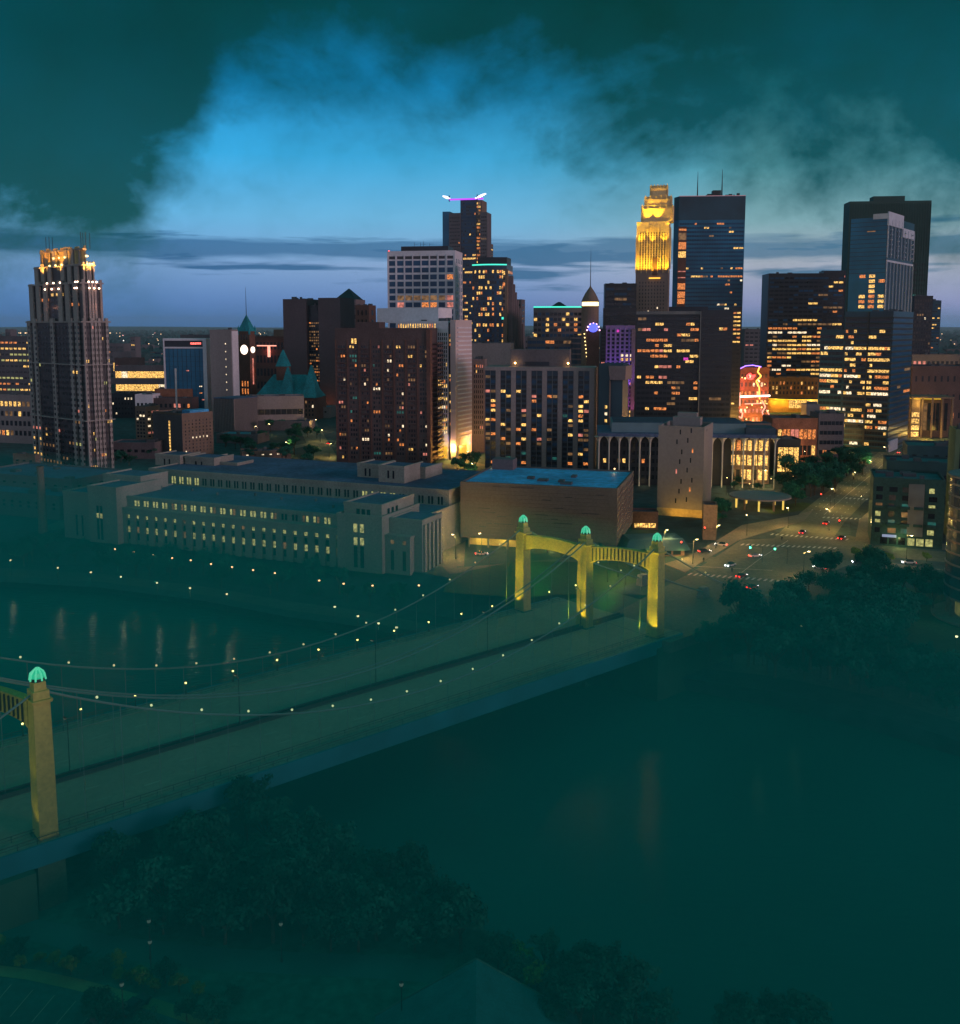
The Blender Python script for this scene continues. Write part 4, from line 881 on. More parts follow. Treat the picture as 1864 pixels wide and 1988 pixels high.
b = B('white_finned_tower', 'blue glass apartment tower with a white finned corner and stacked balconies', 1725, 1653, 1776, 416, 850, 38, 'R')
zt = b.zt; z = lambda py: b.fp(1700, py)[1]; x0 = b.x0; D = b.d
b.part('glass_wall', M_glassb).box(x0, -.5, 0, D, -.5, zt-2); b.part('top_screen', mat('pale_fin', (.36, .40, .48), .7, var=.1)).box(b.fp(1696, 412)[0], .3, -.2, .8, zt-3.5, zt+1)
M_fin = MATS['pale_fin']; sd_ = b.part('side_wall', M_glass); sd_.box(-.45, 0, .05, D-.05, -.5, zt-1.5)
top = b.part('crown_wall', M_fin); top.box(-.5, .6, 0, D*.55, zt-9, zt+2.5); top.box(-.5, .5, D*.55, D, zt-16, zt-8)
fn_ = b.part('white_fin', M_fin)
for k in range(9):
    y = .4+(D-.8)*k/8; h1 = zt-2 if k < 5 else zt-9
    fn_.box(0, .9, y-.28, y+.28, z(500)+(0), h1-random.uniform(0, 2)); fn_.box(0, .9, y-.28, y+.28, 60, z(508)-.5)
wall_low = z(508); fn_.box(-.2, .55, .2, D-.2, z(507)-.8, z(505))
for r in range(6):
    for y in (D*.1, D*.35, D*.62, D*.9): zz = z(500)+2+r*4.2; b.part('balcony', M_fin).box(0, 2.0, y-.8, y+.8, zz, zz+1.1)
for r in range(7):
    for c in range(3):
        if (r, c) in ((5, 0), (4, 0), (4, 2), (3, 0), (6, 2), (3, 2)): continue
        xx = x0+(.30+c*.26)*(-x0); zz = z(598)+r*4.35; b.pane([(xx, -.08, zz), (xx+5.0, -.08, zz), (xx+5.0, -.08, zz+2.7), (xx, -.08, zz+2.7)], 'oy'[random.random() < .5])
b.pane([(x0+14, -.08, z(450)), (x0+21, -.08, z(450)), (x0+21, -.08, z(447)), (x0+14, -.08, z(447))], 'd')
for k in range(34): zz = z(598)+30+k*3.6; (zz < zt-4) and b.part('spandrel', M_darkst).box(x0, -.6, -.12, .02, zz, zz+.35)
b.done()
b = B('bright_floor_office', 'glass office tower with brightly lit yellow floors in front of the finned tower', 1735, 1641, 1774, 604, 652, 36, 'R')
zt = b.zt; W = lambda px: b.fp(px, 700)[0]; b.part('glass_wall', M_glasst).box(b.x0, 0, 0, b.d, -.5, zt); b.part('side_wall', M_steel); 
for k in range(int(zt/3.8)): b.part('floor_band', M_darkst).box(b.x0, 0.3, -.3, .02, 2+k*3.8, 3.1+k*3.8); b.part('floor_band', M_darkst).box(-.02, .3, 0, b.d, 2+k*3.8, 3.1+k*3.8)
nr = int((zt-4)/3.8)
prob = lambda h, l: 0 if h > .9 else (.25 if h > .82 else random.choice((.95, .85, .5, .9, .05, .15)) if h > .3 else random.choice((.6, .1, .4, .05, .8)))
random.seed(21); b.grid('F', 0, b.x0+1, -1, 3, 3+nr*3.8, 16, nr, .93, .55, .5, 'yyyow', 'k', rowvar=0, fn=prob, out=.1); b.grid('R', 0, 1, b.d-1, 3, 3+nr*3.8, 6, nr, .93, .5, .1, 'do', 'n', fn=lambda h, l: .06, out=.1)
b.part('wide_pier', M_darkst).box(b.x0*.5-.6, b.x0*.5+.6, -.6, .02, -.5, zt)
xl_ = b.fp(1592, 650)[0]; b.part('low_wing', M_glasst).box(xl_, b.x0, 1, b.d, -.5, b.fp(1600, 640)[1]); nr2 = int((b.fp(1600, 640)[1]-4)/3.8)
b.grid('F', 1, xl_+.6, b.x0-.6, 3, 3+nr2*3.8, 6, nr2, .93, .55, .5, 'yyow', 'k', rowvar=0, fn=lambda h, l: random.choice((.95, .9, .1, .6, .05)) if h > .25 else random.choice((.1, .6, .0)), out=.1); b.roofstuff(b.x0, 0, 0, b.d, zt, 6)
for k in range(9): b.part('street_column', M_white).box(.3, 1.2, 2+k*2.6, 2.9+k*2.6, -.5, 7.5)
b.done()
simple('gridded_dark_tower', 'dark gridded tower wedged right of the white finned tower', 1812, 1775, 1815, 576, 1000, M_black, 7, 30, None, th=4, depth=20, lit=.03, pal='dw', fw=.6, fh=.6, dark='kc')
simple('right_end_tower', 'small dark tower with an orange roof light at the far right of the skyline', 1828, 1795, 1831, 585, 1050, M_glasst, 6, 30, None, th=4, depth=20, lit=.12, pal='yod', fw=.8, fh=.35, dark='kn')
simple('brown_theatre_block', 'windowless dark brown block at the right edge below the skyline', 1900, 1772, 1905, 713, 800, M_brown, 10, 3, None, th=2, depth=40, lit=.03, pal='yo', fw=.3, fh=.3, plants=5)
simple('flat_grey_block', 'flat grey rooftop block between the brown theatre and the gridded tower', 1864, 1771, 1870, 690, 980, M_concd, 10, 4, None, th=2, depth=30, lit=.08, pal='pw', fw=.6, fh=.4)
simple('distant_box_block', 'distant dark box building on the skyline between black office and lit office', 1492, 1446, 1496, 640, 1500, M_concd, 5, 12, None, th=2, depth=30, lit=.04, pal='p', fw=.7, fh=.3)
# --- yellow brick block with glowing canopy
b = simple('amber_brick_block', 'amber lit brick block above glowing yellow canopies', 1590, 1490, 1594, 735, 960, mat('amber_brick', (.30, .15, .05), .9, var=.2, scale=.2, scale2=1.5), 14, 3, None, th=2, depth=20, lit=.12, pal='ywo', fw=.45, fh=.6, dark='c', z0=17, done=False)
for k in range(14): b.part('pilaster', MATS['amber_brick']).box(b.x0+(-b.x0)*k/14-.3, b.x0+(-b.x0)*k/14+.3, -.4, .02, 14.8, b.zt-1)
sf = b.part('lit_soffit', E_yel); xA, xB = b.fp(1488, 775)[0], b.fp(1590, 775)[0]
sf.loft([(xA, -.5), (xB, -.5), (xB, -13), (xA+24, -13)], 13.4, [(xA, -.5), (xB, -.5), (xB, -13), (xA+24, -13)], 13.8); b.part('canopy', M_darkst).loft([(xA-1, -.4), (xB+.2, -.4), (xB+.2, -13.4), (xA+23, -13.4)], 13.82, [(xA-1, -.4), (xB+.2, -.4), (xB+.2, -13.4), (xA+23, -13.4)], 14.3)
b.grid('F', -.1, xA+22, xB-.5, 4, 13, 5, 2, .94, .9, 1, 'y', 'y'); b.done()
for x in (xA+8, xA+16, xB-6): light('POINT', (x, -6, 11), 9000, (1, .58, .06), b.root, 1)
b = simple('grey_hall', 'small grey box hall standing right of the glowing yellow canopies', 1592, 1566, 1596, 788, 640, M_steel, 0, 0, None, th=2, depth=12, plants=2)
# --- neon entertainment block
M_ora = mat('orange_brick', (.20, .085, .055), .9, var=.25, scale=.2, scale2=1.5)
b = simple('neon_entertainment_hall', 'brick hall covered with red, pink and orange neon signs and a lit guitar sign', 1494, 1420, 1498, 716, 740, M_ora, 9, 7, None, th=2, depth=30, lit=.3, pal='opyow', fw=.5, fh=.45, dark='c', done=False)
Wp = lambda px, py: b.fp(px, py, -.6)
def neon(pts, r, m, name='neon_sign'):
    b.part(name, m).path([(Wp(x, y)[0], -.7, Wp(x, y)[1]) for x, y in pts], r)
neon([(1475, 712), (1471, 722), (1478, 730), (1468, 740), (1474, 752), (1475, 775)], .55, E_neono, 'guitar_sign')
neon([(1480, 778), (1486, 790), (1480, 800), (1484, 815), (1476, 830), (1477, 845)], .5, E_neon, 'neon_sign')
neon([(1436, 770), (1495, 768)], .6, emit('white_hot_neon', (1, .75, .6), 6), 'bar_sign'); neon([(1436, 762), (1436, 788)], .7, E_neon); neon([(1446, 784), (1480, 783)], .4, E_neono)
neon([(1436, 716), (1448, 710), (1462, 709), (1478, 712)], .35, emit('violet_neon', (.3, .15, 1), 4), 'violet_sign'); neon([(1424, 798), (1424, 820)], .6, emit('green_neon', (.05, 1, .5), 4), 'green_sign')
neon([(1450, 730), (1456, 725), (1460, 730), (1466, 728), (1460, 736), (1452, 735), (1450, 730)], .6, emit('red_neon', (1, .06, .05), 4), 'red_sign'); neon([(1436, 797), (1442, 802), (1440, 812), (1433, 808)], .5, E_neono); neon([(1488, 796), (1494, 806), (1492, 820), (1486, 826)], .45, E_neon)
for k in range(26):
    x, y = random.uniform(1424, 1494), random.uniform(722, 836); q = Wp(x, y); b.part('bulb', random.choice((E_goldw, E_goldw, E_neon))).ball((q[0], -1, q[1]), random.uniform(.35, .7), 6, 4)
b.done()
for x, z_, e, c in ((-20, 22, 7000, (1, .3, .12)), (-9, 12, 7000, (1, .45, .1)), (-26, 8, 7000, (1, .5, .15)), (-6, 34, 5000, (1, .2, .15)), (-20, 40, 3500, (1, .2, .2))): light('POINT', (x, -6, z_), e, c, b.root, .8)
simple('lit_glass_pavilion', 'low glass pavilion glowing amber just behind the arcade roof', 1498, 1421, 1500, 822, 560, M_tan, 12, 1, None, th=2, depth=12, lit=1, pal='oyo', fw=.95, fh=.8, z0=17.5, ztop=1, par=False, plants=0)
b = simple('orange_terrace_bar', 'low terrace building with orange lit restaurant front under the yellow canopies', 1588, 1500, 1592, 815, 600, M_ora, 10, 2, None, th=2, depth=24, lit=.85, pal='ooyp', fw=.8, fh=.6, z0=3, ztop=4, roof=M_roofd, plants=6)
light('POINT', (-14, -6, 6), 2600, (1, .4, .08), b.root, .8)
b = simple('amber_glass_corner_shop', 'low dark building with tall amber shop windows right of the arcade', 1555, 1508, 1558, 856, 540, M_darkst, 4, 1, None, th=2, depth=16, lit=1, pal='yyo', fw=.86, fh=.8, z0=2, ztop=2, roof=M_roof)
light('POINT', (-8, -5, 3), 900, (1, .6, .15), b.root, .6)
simple('banded_low_office', 'low grey banded building between terrace bar and the bright office tower', 1640, 1590, 1642, 806, 600, M_concd, 6, 4, None, th=2, depth=18, lit=.25, pal='yod', fw=.9, fh=.4, roof=M_roofd)
# warm pools where lit entrances and street fronts crowd together below the towers
gm = MB()
for px, py, e_, c_ in [(1440, 862, 9000, (1, .45, .08)), (1475, 872, 9000, (1, .45, .08)), (1510, 880, 7000, (1, .52, .12)), (1555, 860, 9000, (1, .42, .08)), (1600, 872, 6000, (1, .55, .12)), (1530, 835, 12000, (1, .45, .08)), (1420, 845, 7000, (1, .40, .10)), (1580, 835, 9000, (1, .5, .1)), (1640, 850, 6000, (1, .6, .15)), (1795, 822, 14000, (1, .58, .10)), (1815, 800, 14000, (1, .58, .1)), (1850, 790, 9000, (1, .5, .1)), (1770, 845, 8000, (1, .60, .12)), (880, 895, 3500, (1, .55, .1)), (925, 890, 3500, (1, .5, .1))]:
    v = G(px, py, 14); light('POINT', (v.x, v.y, 22), e_*5.5, c_, None, 1.2)
# --- arcade with yellow roof at right
b = B('lit_portico_hall', 'long hall with a glowing yellow roof soffit and square columns at the right', 1772, 1770, 1850, 770, 740, 8, 'L', depth=20)
W_ = b.x1; zt = b.zt; b.part('wall', M_brown).box(3, W_, 6, 22, -.5, zt-2); b.part('roof', M_tan).box(-1, W_+1, -1, 22, zt-1.4, zt); b.part('lit_soffit', E_yel).box(-.5, W_*.7, -.5, 5.9, zt-1.7, zt-1.42)
for k in range(5): b.part('column', M_tan).box(W_*k/4-.7, W_*k/4+.7, -.8, .8, -.5, zt-1.45)
b.grid('F', 6, 4, W_-1, 4, zt-4, 8, 1, .8, .9, .25, 'd', 'k')
for k in range(4): b.pane([(-.2, -.95, 1+k*5), (5.2, -.95, 1+k*5), (5.2, -.95, 4.6+k*5), (-.2, -.95, 4.6+k*5)], 'y')
b.part('corner_shaft', M_tan).box(-.4, 5.4, -.9, 5, -.5, zt-1.8); b.done()
for x, y, z_, e in ((4, -5, zt-5, 3500), (8, -12, 4, 5200), (22, -8, 5, 2600)): light('POINT', (x, y, z_), e, (1, .62, .10), b.root, .8)
# --- dark apartment blocks right foreground
b = simple('dark_apartment_block', 'dark green flat block with lit shopfronts by the avenue at the right', 1696, 1690, 1836, 931, 372, mat('dark_teal_brick', (.018, .055, .055), .9, var=.2, scale=.1, scale2=1), 0, 0, None, th=19, mode='L', depth=24, roof=mat('teal_roof', (.02, .10, .125), .8, var=.2), plants=6, done=False)
W_ = b.x1; zt = b.zt; random.seed(5)
for c in range(5):
    for r in range(6):
        x = 1.2+c*(W_-2)/5; z_ = 5.2+r*3.2; w_ = (W_-2)/5*random.choice((.5, .62, .4)); b.pane([(x, -.08, z_), (x+w_, -.08, z_), (x+w_, -.08, z_+1.9), (x, -.08, z_+1.9)], random.choice('kktckgtdg'))
    b.part('balcony', MATS['dark_teal_brick']).box(.8+c*(W_-2)/5, 4+c*(W_-2)/5, -1.3, 0, 8.2, 9.1); b.part('balcony', MATS['dark_teal_brick']).box(.8+c*(W_-2)/5, 4+c*(W_-2)/5, -1.3, 0, 14.8, 15.7)
b.grid('F', 0, 3, W_-3, .5, 3.8, 6, 1, .8, .85, .8, 'gg', 'k'); b.part('pale_panel', M_steel).box(W_*.5, W_*.72, -.3, 0, 4.4, zt-1); b.part('shop_sign', emit('pale_shop_sign', (.5, .6, .9), .5)).box(4, 9, -.7, -.1, 3.6, 4.5); b.done()
light('POINT', (10, -4, 3), 900, (.8, .9, .3), b.root, .5)
simple('stepped_dark_roof_block', 'low stepped block with dark blue roofs behind the green apartment block', 1762, 1745, 1900, 868, 500, mat('navy_brick', (.018, .055, .075), .9, var=.2), 6, 3, None, th=18, mode='L', depth=24, lit=.06, pal='wy', fw=.4, fh=.4, roof=MATS['teal_roof'], plants=5)
simple('wide_low_roof_block', 'wide low block with teal roof filling the gap behind the dark apartments', 1722, 1708, 1880, 898, 430, mat('navy_brick2', (.014, .050, .065), .9, var=.2), 6, 2, None, th=18, mode='L', depth=20, lit=.03, pal='w', fw=.3, fh=.4, roof=MATS['teal_roof'], plants=7)
simple('green_lit_corner_block', 'narrow building with bright yellow green wall at the right edge', 1856, 1838, 1900, 838, 380, mat('pale_green_wall', (.10, .14, .08), .9), 1, 1, None, th=16, mode='L', depth=14, lit=1, pal='g', fw=.7, fh=.8, z0=10, ztop=1, plants=1)
# --- curved glass tower at the right edge
b = empty('curved_glass_tower', G(1932, 1200, 14), 'round teal glass tower cropped by the right edge of the photo', 'building')
loc = b.location.copy(); zt = P(1850, 925, loc.y).z-14; r = 14
m = MB(); m.cyl(0, 0, 6, zt, r-.2, n=40); m.build('glass_wall', mat('teal_curtain_glass', (.008, .060, .085), .14, var=.4, scale=.1, spec=1), b)
m = MB()
for k in range(int((zt-5)/3.3)): m.cyl(0, 0, 6+k*3.3, 6.5+k*3.3, r, n=40)
m.cyl(0, 0, zt-.3, zt+.3, r+.3, n=40); m.build('floor_band', M_steel, b); m = MB()
for k in range(16): t = 2*math.pi*k/16; m = MB(); m.box(math.cos(t)*(r-1.4)-.5, math.cos(t)*(r-1.4)+.5, math.sin(t)*(r-1.4)-.5, math.sin(t)*(r-1.4)+.5, -.5, 6); m.build('column', M_tan, b)
m = MB(); m.cyl(0, 0, -.5, 6, r-3.4, n=24); m.build('lobby_glass', emit('lobby_sheen', (.45, .42, .10), .22, .6, .3), b); m = MB(); m.cyl(0, 0, -.5, .6, r+3, n=40); m.build('plinth', M_side, b); m = MB(); m.cyl(0, 0, zt-1, zt-.5, r-1.5, n=32); m.build('roof', M_grnroof, b)
for t in (3.6, 4.1, 4.6):
    for z_ in (10, 17): m = MB(); x, y = math.cos(t)*(r+.05), math.sin(t)*(r+.05); m.box(x-.7, x+.7, y-.2, y+.2, z_, z_+1.0); m.build('window', WIN['g' if z_ > 12 else 't'], b)
# ------------------------------------------------------------------ middle ground left
b = simple('brown_hotel', 'brown hotel block with one bright vertical strip of windows on its left side', 353, 296, 413, 806, 622, M_tan, 0, 0, None, th=38, done=False, plants=8)
for k in range(10): z_ = 4+k*(b.zt-8)/10; b.pane([(b.x0*.45, -.08, z_), (b.x0*.45+1.6, -.08, z_), (b.x0*.45+1.6, -.08, z_+(b.zt-8)/10*.78), (b.x0*.45, -.08, z_+(b.zt-8)/10*.78)], 'y')
b.grid('R', 0, 1, b.d-1, 3, b.zt-3, 8, 10, .3, .5, .09, 'w', 'cckk'); b.part('blue_penthouse', M_roofb).box(-8, 0, 6, b.d-3, b.zt, b.zt+2.6); b.part('painted_shade_wall', M_concd).box(b.x0-.02, -.02, -.05, 0, 0, b.zt-.3); b.done()  # darker sheet puts the left wall's shade into its colour
simple('small_brown_block', 'small brown block left of the hotel with a plain side wall', 283, 262, 293, 792, 700, M_tan, 3, 8, 3, th=25, lit=.15, pal='wp', depth=14)
rows_ = [('office_terrace', 'glowing yellow three floor building with long bright window bands', 320, 222, 316, 712, 1000, 8, 3, 1.0, 'yyw', .97, .5, M_concd),
 ('low_white_block', 'low white box building below the glowing yellow bands', 296, 262, 300, 768, 860, 4, 1, .0, 'k', .6, .5, M_white),
 ('orange_lit_terrace', 'long low building with orange lit balcony front left of the framed glass block', 372, 300, 376, 757, 880, 9, 1, .85, 'ooy', .8, .5, M_ora),
 ('dark_terrace', 'dark brick terrace below the orange lit balconies', 372, 280, 376, 775, 860, 10, 2, .3, 'oyp', .5, .4, M_brown),
 ('dark_row_building', 'dark row of apartments right beside the stepped tower', 290, 214, 296, 766, 900, 12, 4, .12, 'yw', .4, .4, M_black),
 ('far_lit_rink', 'far low building with one thin orange light band', 254, 218, 258, 684, 1500, 5, 1, .9, 'oy', .97, .3, M_concd),
 ('pink_lit_block', 'far low block with small pink windows above the yellow bands', 270, 222, 274, 696, 1250, 6, 2, .3, 'p', .5, .3, M_brown),
 ('low_arena', 'wide low dark roofed building right of the stepped tower near the ground', 300, 214, 305, 862, 620, 6, 1, .05, 'w', .5, .3, M_concd),
 ('small_white_house', 'white box building with lit windows right of the yellow bands on the skyline', 1018, 1004, 1022, 668, 1100, 3, 3, .1, 'y', .5, .4, M_concd)]
for nm, lb, xc, xl, xr, yt, Y, c, r_, lit, pal, fw, fh, wl in rows_:
    simple(nm, lb, xc, xl, xr, yt, Y, wl, c, r_, None, th=3, depth=18, lit=lit, pal=pal, fw=fw, fh=fh, z0=2, ztop=1.5, rowvar=0, plants=3, dark='k', roof=M_roofd)
simple('blue_roofed_hall', 'low hall with pale blue curved roof in the hollow right of the hotel', 500, 420, 505, 846, 700, M_concd, 5, 1, None, th=10, depth=22, lit=0, roof=mat('pale_blue_roof', (.03, .16, .24), .7, var=.3), plants=2)
simple('lit_wall_shed', 'low shed whose side wall is washed by small white lamps', 565, 470, 568, 876, 620, M_tan, 6, 1, None, th=-18, mode='R', depth=16, lit=.25, pal='w', fw=.3, fh=.5, roof=M_roofd)
simple('light_roof_depot', 'pale blue flat roof between city hall and the brown apartment block', 640, 560, 645, 792, 900, M_conc, 6, 1, None, th=8, depth=22, lit=.2, pal='wy', fw=.3, fh=.4, roof=MATS['pale_blue_roof'], plants=4)
simple('dark_parking_deck', 'dark long parking deck with a thin light strip right of the hotel', 600, 440, 606, 820, 790, M_concd, 0, 0, None, th=5, depth=20, roof=M_roofd, bands=None, plants=6)
# --- far left foreground: mill buildings behind the post office
simple('dark_mill_building', 'large dark flat roofed building at the left edge beside the post office', 115, -80, 170, 968, 420, M_concd, 12, 2, 4, th=22, lit=.02, pal='g', fw=.3, fh=.6, dark='k', roof=M_roof, plants=6)
simple('teal_warehouse', 'long teal roofed warehouse behind the chimney at the left', 140, -60, 250, 935, 480, M_concd, 10, 1, 5, th=24, lit=.05, pal='g', fw=.3, fh=.5, dark='k', roof=M_roof, plants=5)
simple('yellow_lamp_house', 'small tan house with two yellow lamps left of the stepped tower base', 68, 25, 78, 886, 560, M_tan, 3, 2, None, th=20, lit=.4, pal='yg', fw=.4, fh=.5)
ch = empty('chimney', G(84, 1032, 14), 'tall round dark chimney in front of the stepped tower', 'chimney'); m = MB(); hh = P(84, 905, ch.location.y).z-14; m.cyl(0, 0, -.5, hh, 1.9, 1.3, 14); m.cyl(0, 0, hh-.8, hh, 1.5, n=14); m.build('stack', M_tan, ch)
# ------------------------------------------------------------------ post office
b = B('post_office', 'long pale stone post office with tall paired lit windows and stepped corner towers', 801, 128, 856, 1040, G(801, 1114, 14).y, 23.6, 'R', depth=110)
base = b.fp(801, 1114)[1]
X = lambda px, py, yo=0: b.fp(px, py, yo)[0]; Z = lambda px, py, yo=0: b.fp(px, py, yo)[1]
st = b.part('wall', M_stone); ro = b.part('roof', M_roof)
xL = X(128, 1000); xA = X(235, 1010); xT0 = X(655, 1060, -2); xT1 = X(742, 1060, -2); zc = Z(655, 1012, 2)
def bx(x0, x1, y0, y1, z1, z0=-.8, roof=True):
    st.box(x0, x1, y0, y1, z0, z1)
    if roof: ro.box(x0+.5, x1-.5, y0+.5, y1-.5, z1, z1+.12); st.box(x0-.15, x1+.15, y0-.15, y0+.5, z1-.5, z1+.7); st.box(x0-.15, x0+.5, y0+.5, y1, z1-.5, z1+.69); st.box(x1-.5, x1+.15, y0+.5, y1, z1-.5, z1+.69)
# facade with deep tall window bays between stone piers
zf = Z(655, 1026); nb = 22; pw = (xT0-xA)/nb
st.box(xA, xT0, 1.0, 3, -.8, zf-1.6); st.box(xA, xT0, -.1, 1.0, zf-2.4, zf-.2); st.box(xA-.2, xT0, -.4, 3, zf-.2, zf+.3)
for k in range(nb):
    xs = xA+pw*k; st.box(xs, xs+pw*.60, 0, 1.02, -.8, zf-2.4)
    xa, xb = xs+pw*.60, xs+pw
    for (f0, f1, pal) in ((.70, .92, 'gggggd'), (.50, .70, 'k'), (.28, .50, 'ggggdg'), (.06, .28, 'k')):
        b.pane([(xa, .9, zf*f0), (xb, .9, zf*f0), (xb, .9, (zf-2.4)*f1+1.2*f1), (xa, .9, (zf-2.4)*f1+1.2*f1)], random.choice(pal))
    b.part('sill', M_darkst).box(xa, xb, .5, .9, zf*.50-.15, zf*.50+.15)
# set-back upper storey with paired windows
y1 = 2.6; zu = Z(655, 1002, y1); bx(X(228, 950, y1), xT0+2, y1, 34, zu)
nn = 20; xu0, xu1 = X(262, 985, y1), X(630, 1000, y1)
for k in range(nn):
    xs = xu0+(xu1-xu0)*k/(nn-1)
    for q in (0, 1.5): b.pane([(xs+q, y1-.07, zf+.7), (xs+q+.95, y1-.07, zf+.7), (xs+q+.95, y1-.07, zu-.9), (xs+q, y1-.07, zu-.9)], random.choice('gggggd') if k not in (15, 16) else 'k')
st.box(X(228, 950, y1)-.2, xT0+2, y1-.35, y1, zu-.6, zu+.5)
# rear block with its own window row
y2 = 42; zr = Z(700, 942, y2); bx(X(290, 930, y2), X(872, 960, y2), y2, 96, zr)
nn = 34; r0, r1 = X(305, 940, y2), X(850, 955, y2)
for k in range(nn):
    xs = r0+(r1-r0)*k/(nn-1); lit_ = k in (0, 2, 3, 4, 5) or k in (25, 26, 27, 28)
    for q in (0, 1.4): b.pane([(xs+q, y2-.07, zr-5.2), (xs+q+.8, y2-.07, zr-5.2), (xs+q+.8, y2-.07, zr-2.2), (xs+q, y2-.07, zr-2.2)], 'g' if lit_ else 'k')
st.box(X(228, 950, y1), X(850, 960, 34), 34, 42, -.8, zu-3)
# rooftop box towers
for (px0, px1, py, yo, dp) in ((302, 350, 885, 60, 14), (360, 416, 890, 62, 14), (420, 461, 900, 66, 12), (694, 735, 903, 60, 14), (735, 785, 907, 52, 14), (786, 826, 909, 66, 16)):
    xa, xb = X(px0, py+20, yo), X(px1, py+20, yo); zz = Z((px0+px1)/2, py, yo); bx(xa, xb, yo, yo+dp, zz, zr-1)
    for k in (.35, .55): b.pane([(xa+(xb-xa)*k, yo-.07, zz-4.6), (xa+(xb-xa)*k+.8, yo-.07, zz-4.6), (xa+(xb-xa)*k+.8, yo-.07, zz-1.4), (xa+(xb-xa)*k, yo-.07, zz-1.4)], 'k')
# left corner masses
bx(xL, X(190, 1000, -1), -1, 26, Z(150, 958, -1)); bx(X(172, 1000, -3), xA+1, -3, 22, Z(200, 948, -3)); bx(X(200, 930, 14), X(273, 930, 14), 14, 30, Z(235, 925, 14))
for px in (147, 158): x = X(px, 1000, -1); b.pane([(x, -1.07, .5), (x+1, -1.07, .5), (x+1, -1.07, 9), (x, -1.07, 9)], 'k')
for px in (188, 195): x = X(px, 1000, -3); b.pane([(x, -3.07, .5), (x+1.2, -3.07, .5), (x+1.2, -3.07, 14), (x, -3.07, 14)], 'k'); b.pane([(x, -3.09, 9), (x+1.2, -3.09, 9), (x+1.2, -3.09, 11), (x, -3.09, 11)], 'g')
# right tower and end wing
zt1 = Z(700, 1003, -2); bx(xT0, xT1, -2, 26, zt1); zt2 = Z(710, 981, 0); bx(X(668, 990, 0), X(741, 990, 0), 0, 24, zt2, zt1-.1)
for k in (0, 1): x = X(687, 1060, -2)+k*2.6; b.pane([(x, -2.07, .6), (x+1.5, -2.07, .6), (x+1.5, -2.07, zt1*.44), (x, -2.07, zt1*.44)], 'k'); b.pane([(x, -2.07, zt1*.46), (x+1.5, -2.07, zt1*.46), (x+1.5, -2.07, zt1*.60), (x, -2.07, zt1*.60)], 'g'); b.pane([(x, -2.07, zt1*.7), (x+1.5, -2.07, zt1*.7), (x+1.5, -2.07, zt1*.86), (x, -2.07, zt1*.86)], 'g')
for k in range(3): x = X(692, 990, 0)+k*2.1; b.pane([(x, -.07, zt2-3.6), (x+1.4, -.07, zt2-3.6), (x+1.4, -.07, zt2-1.4), (x, -.07, zt2-1.4)], 'k')
for k in range(3): b.pane([(X(741, 990, 0)+.07, 4+k*3, zt2-3.6), (X(741, 990, 0)+.07, 5.6+k*3, zt2-3.6), (X(741, 990, 0)+.07, 5.6+k*3, zt2-1.4), (X(741, 990, 0)+.07, 4+k*3, zt2-1.4)], 'k')
zw = Z(760, 1040, 0); bx(xT1, -1.0, 0, 6, zw, roof=False); st.box(xT1-.1, -.7, -.3, 6, zw-.5, zw+.2); zw2 = Z(780, 1010, 3); bx(xT1+.2, 2.2, 3, 19, zw2)
for px in (759, 782): x = X(px, 1080, 0); b.pane([(x, -.07, .6), (x+1.3, -.07, .6), (x+1.3, -.07, zw*.6), (x, -.07, zw*.6)], 'k'); b.pane([(x, -.07, zw*.78), (x+1.3, -.07, zw*.78), (x+1.3, -.07, zw*.88), (x, -.07, zw*.88)], 'd')
for k in range(5): st.box(2.2, 2.9, 3.6+k*3.1, 5.2+k*3.1, -.8, zw2-1.2); b.pane([(2.27, 5.3+k*3.1, 1), (2.27, 6.6+k*3.1, 1), (2.27, 6.6+k*3.1, zw2-3), (2.27, 5.3+k*3.1, zw2-3)], 'd' if k % 3 == 0 else 'k')
bx(-24, -5, 19, 60, Z(830, 985, 30)-1.5); bx(-26, -10, 60, 100, Z(850, 935, 60)-2)
for k in range(7): x = X(300+k*60, 975, 20); b.part('roof_vent', M_plant).cyl(x, 14+random.uniform(0, 12), zu, zu+1.2, .5, n=8)
b.done()
# ------------------------------------------------------------------ brown building with wet blue roof
b = B('windowless_brown_building', 'long windowless brown building with a bright blue wet roof and slatted end wall', 1199, 894, 1230, 950, 352, 16, 'R')
zt = b.zt; M_cl = mat('brown_cladding', (.078, .074, .076), .85, var=.14, scale=.06, scale2=1.2); zb = b.fp(1050, 1052)[1]
b.part('wall', M_cl).box(b.x0, 0, 0, b.d, zb, zt-.55); nr = 15
for r in range(nr): z_ = zb+(zt-zb)*r/nr; b.part('cladding_rail', M_cl).box(b.x0-.06, .06, -.12, .01, z_, z_+.22)
for _ in range(24): x = random.uniform(b.x0+1, -7); z_ = zb+(zt-zb)*random.randint(1, nr-1)/nr; b.part('slit', M_black).box(x, x+random.uniform(2, 5), -.14, 0, z_+.24, z_+.5)
for k in range(9):
    for j in range(3): z_ = zb+1+(zt-zb-2)*k/9; y = 1+j*(b.d-2)/3; b.part('slanted_slat', M_tan).bar((.2, y, z_), (.2, y+(b.d-2)/3*.9, z_+1.5), .28, 4)
b.part('roof', M_roofb).box(b.x0+.7, -.7, .7, b.d-.7, zt-.6, zt-.3); b.parapet(b.x0, 0, 0, b.d, zt-.4, M_cl, .7, .6)
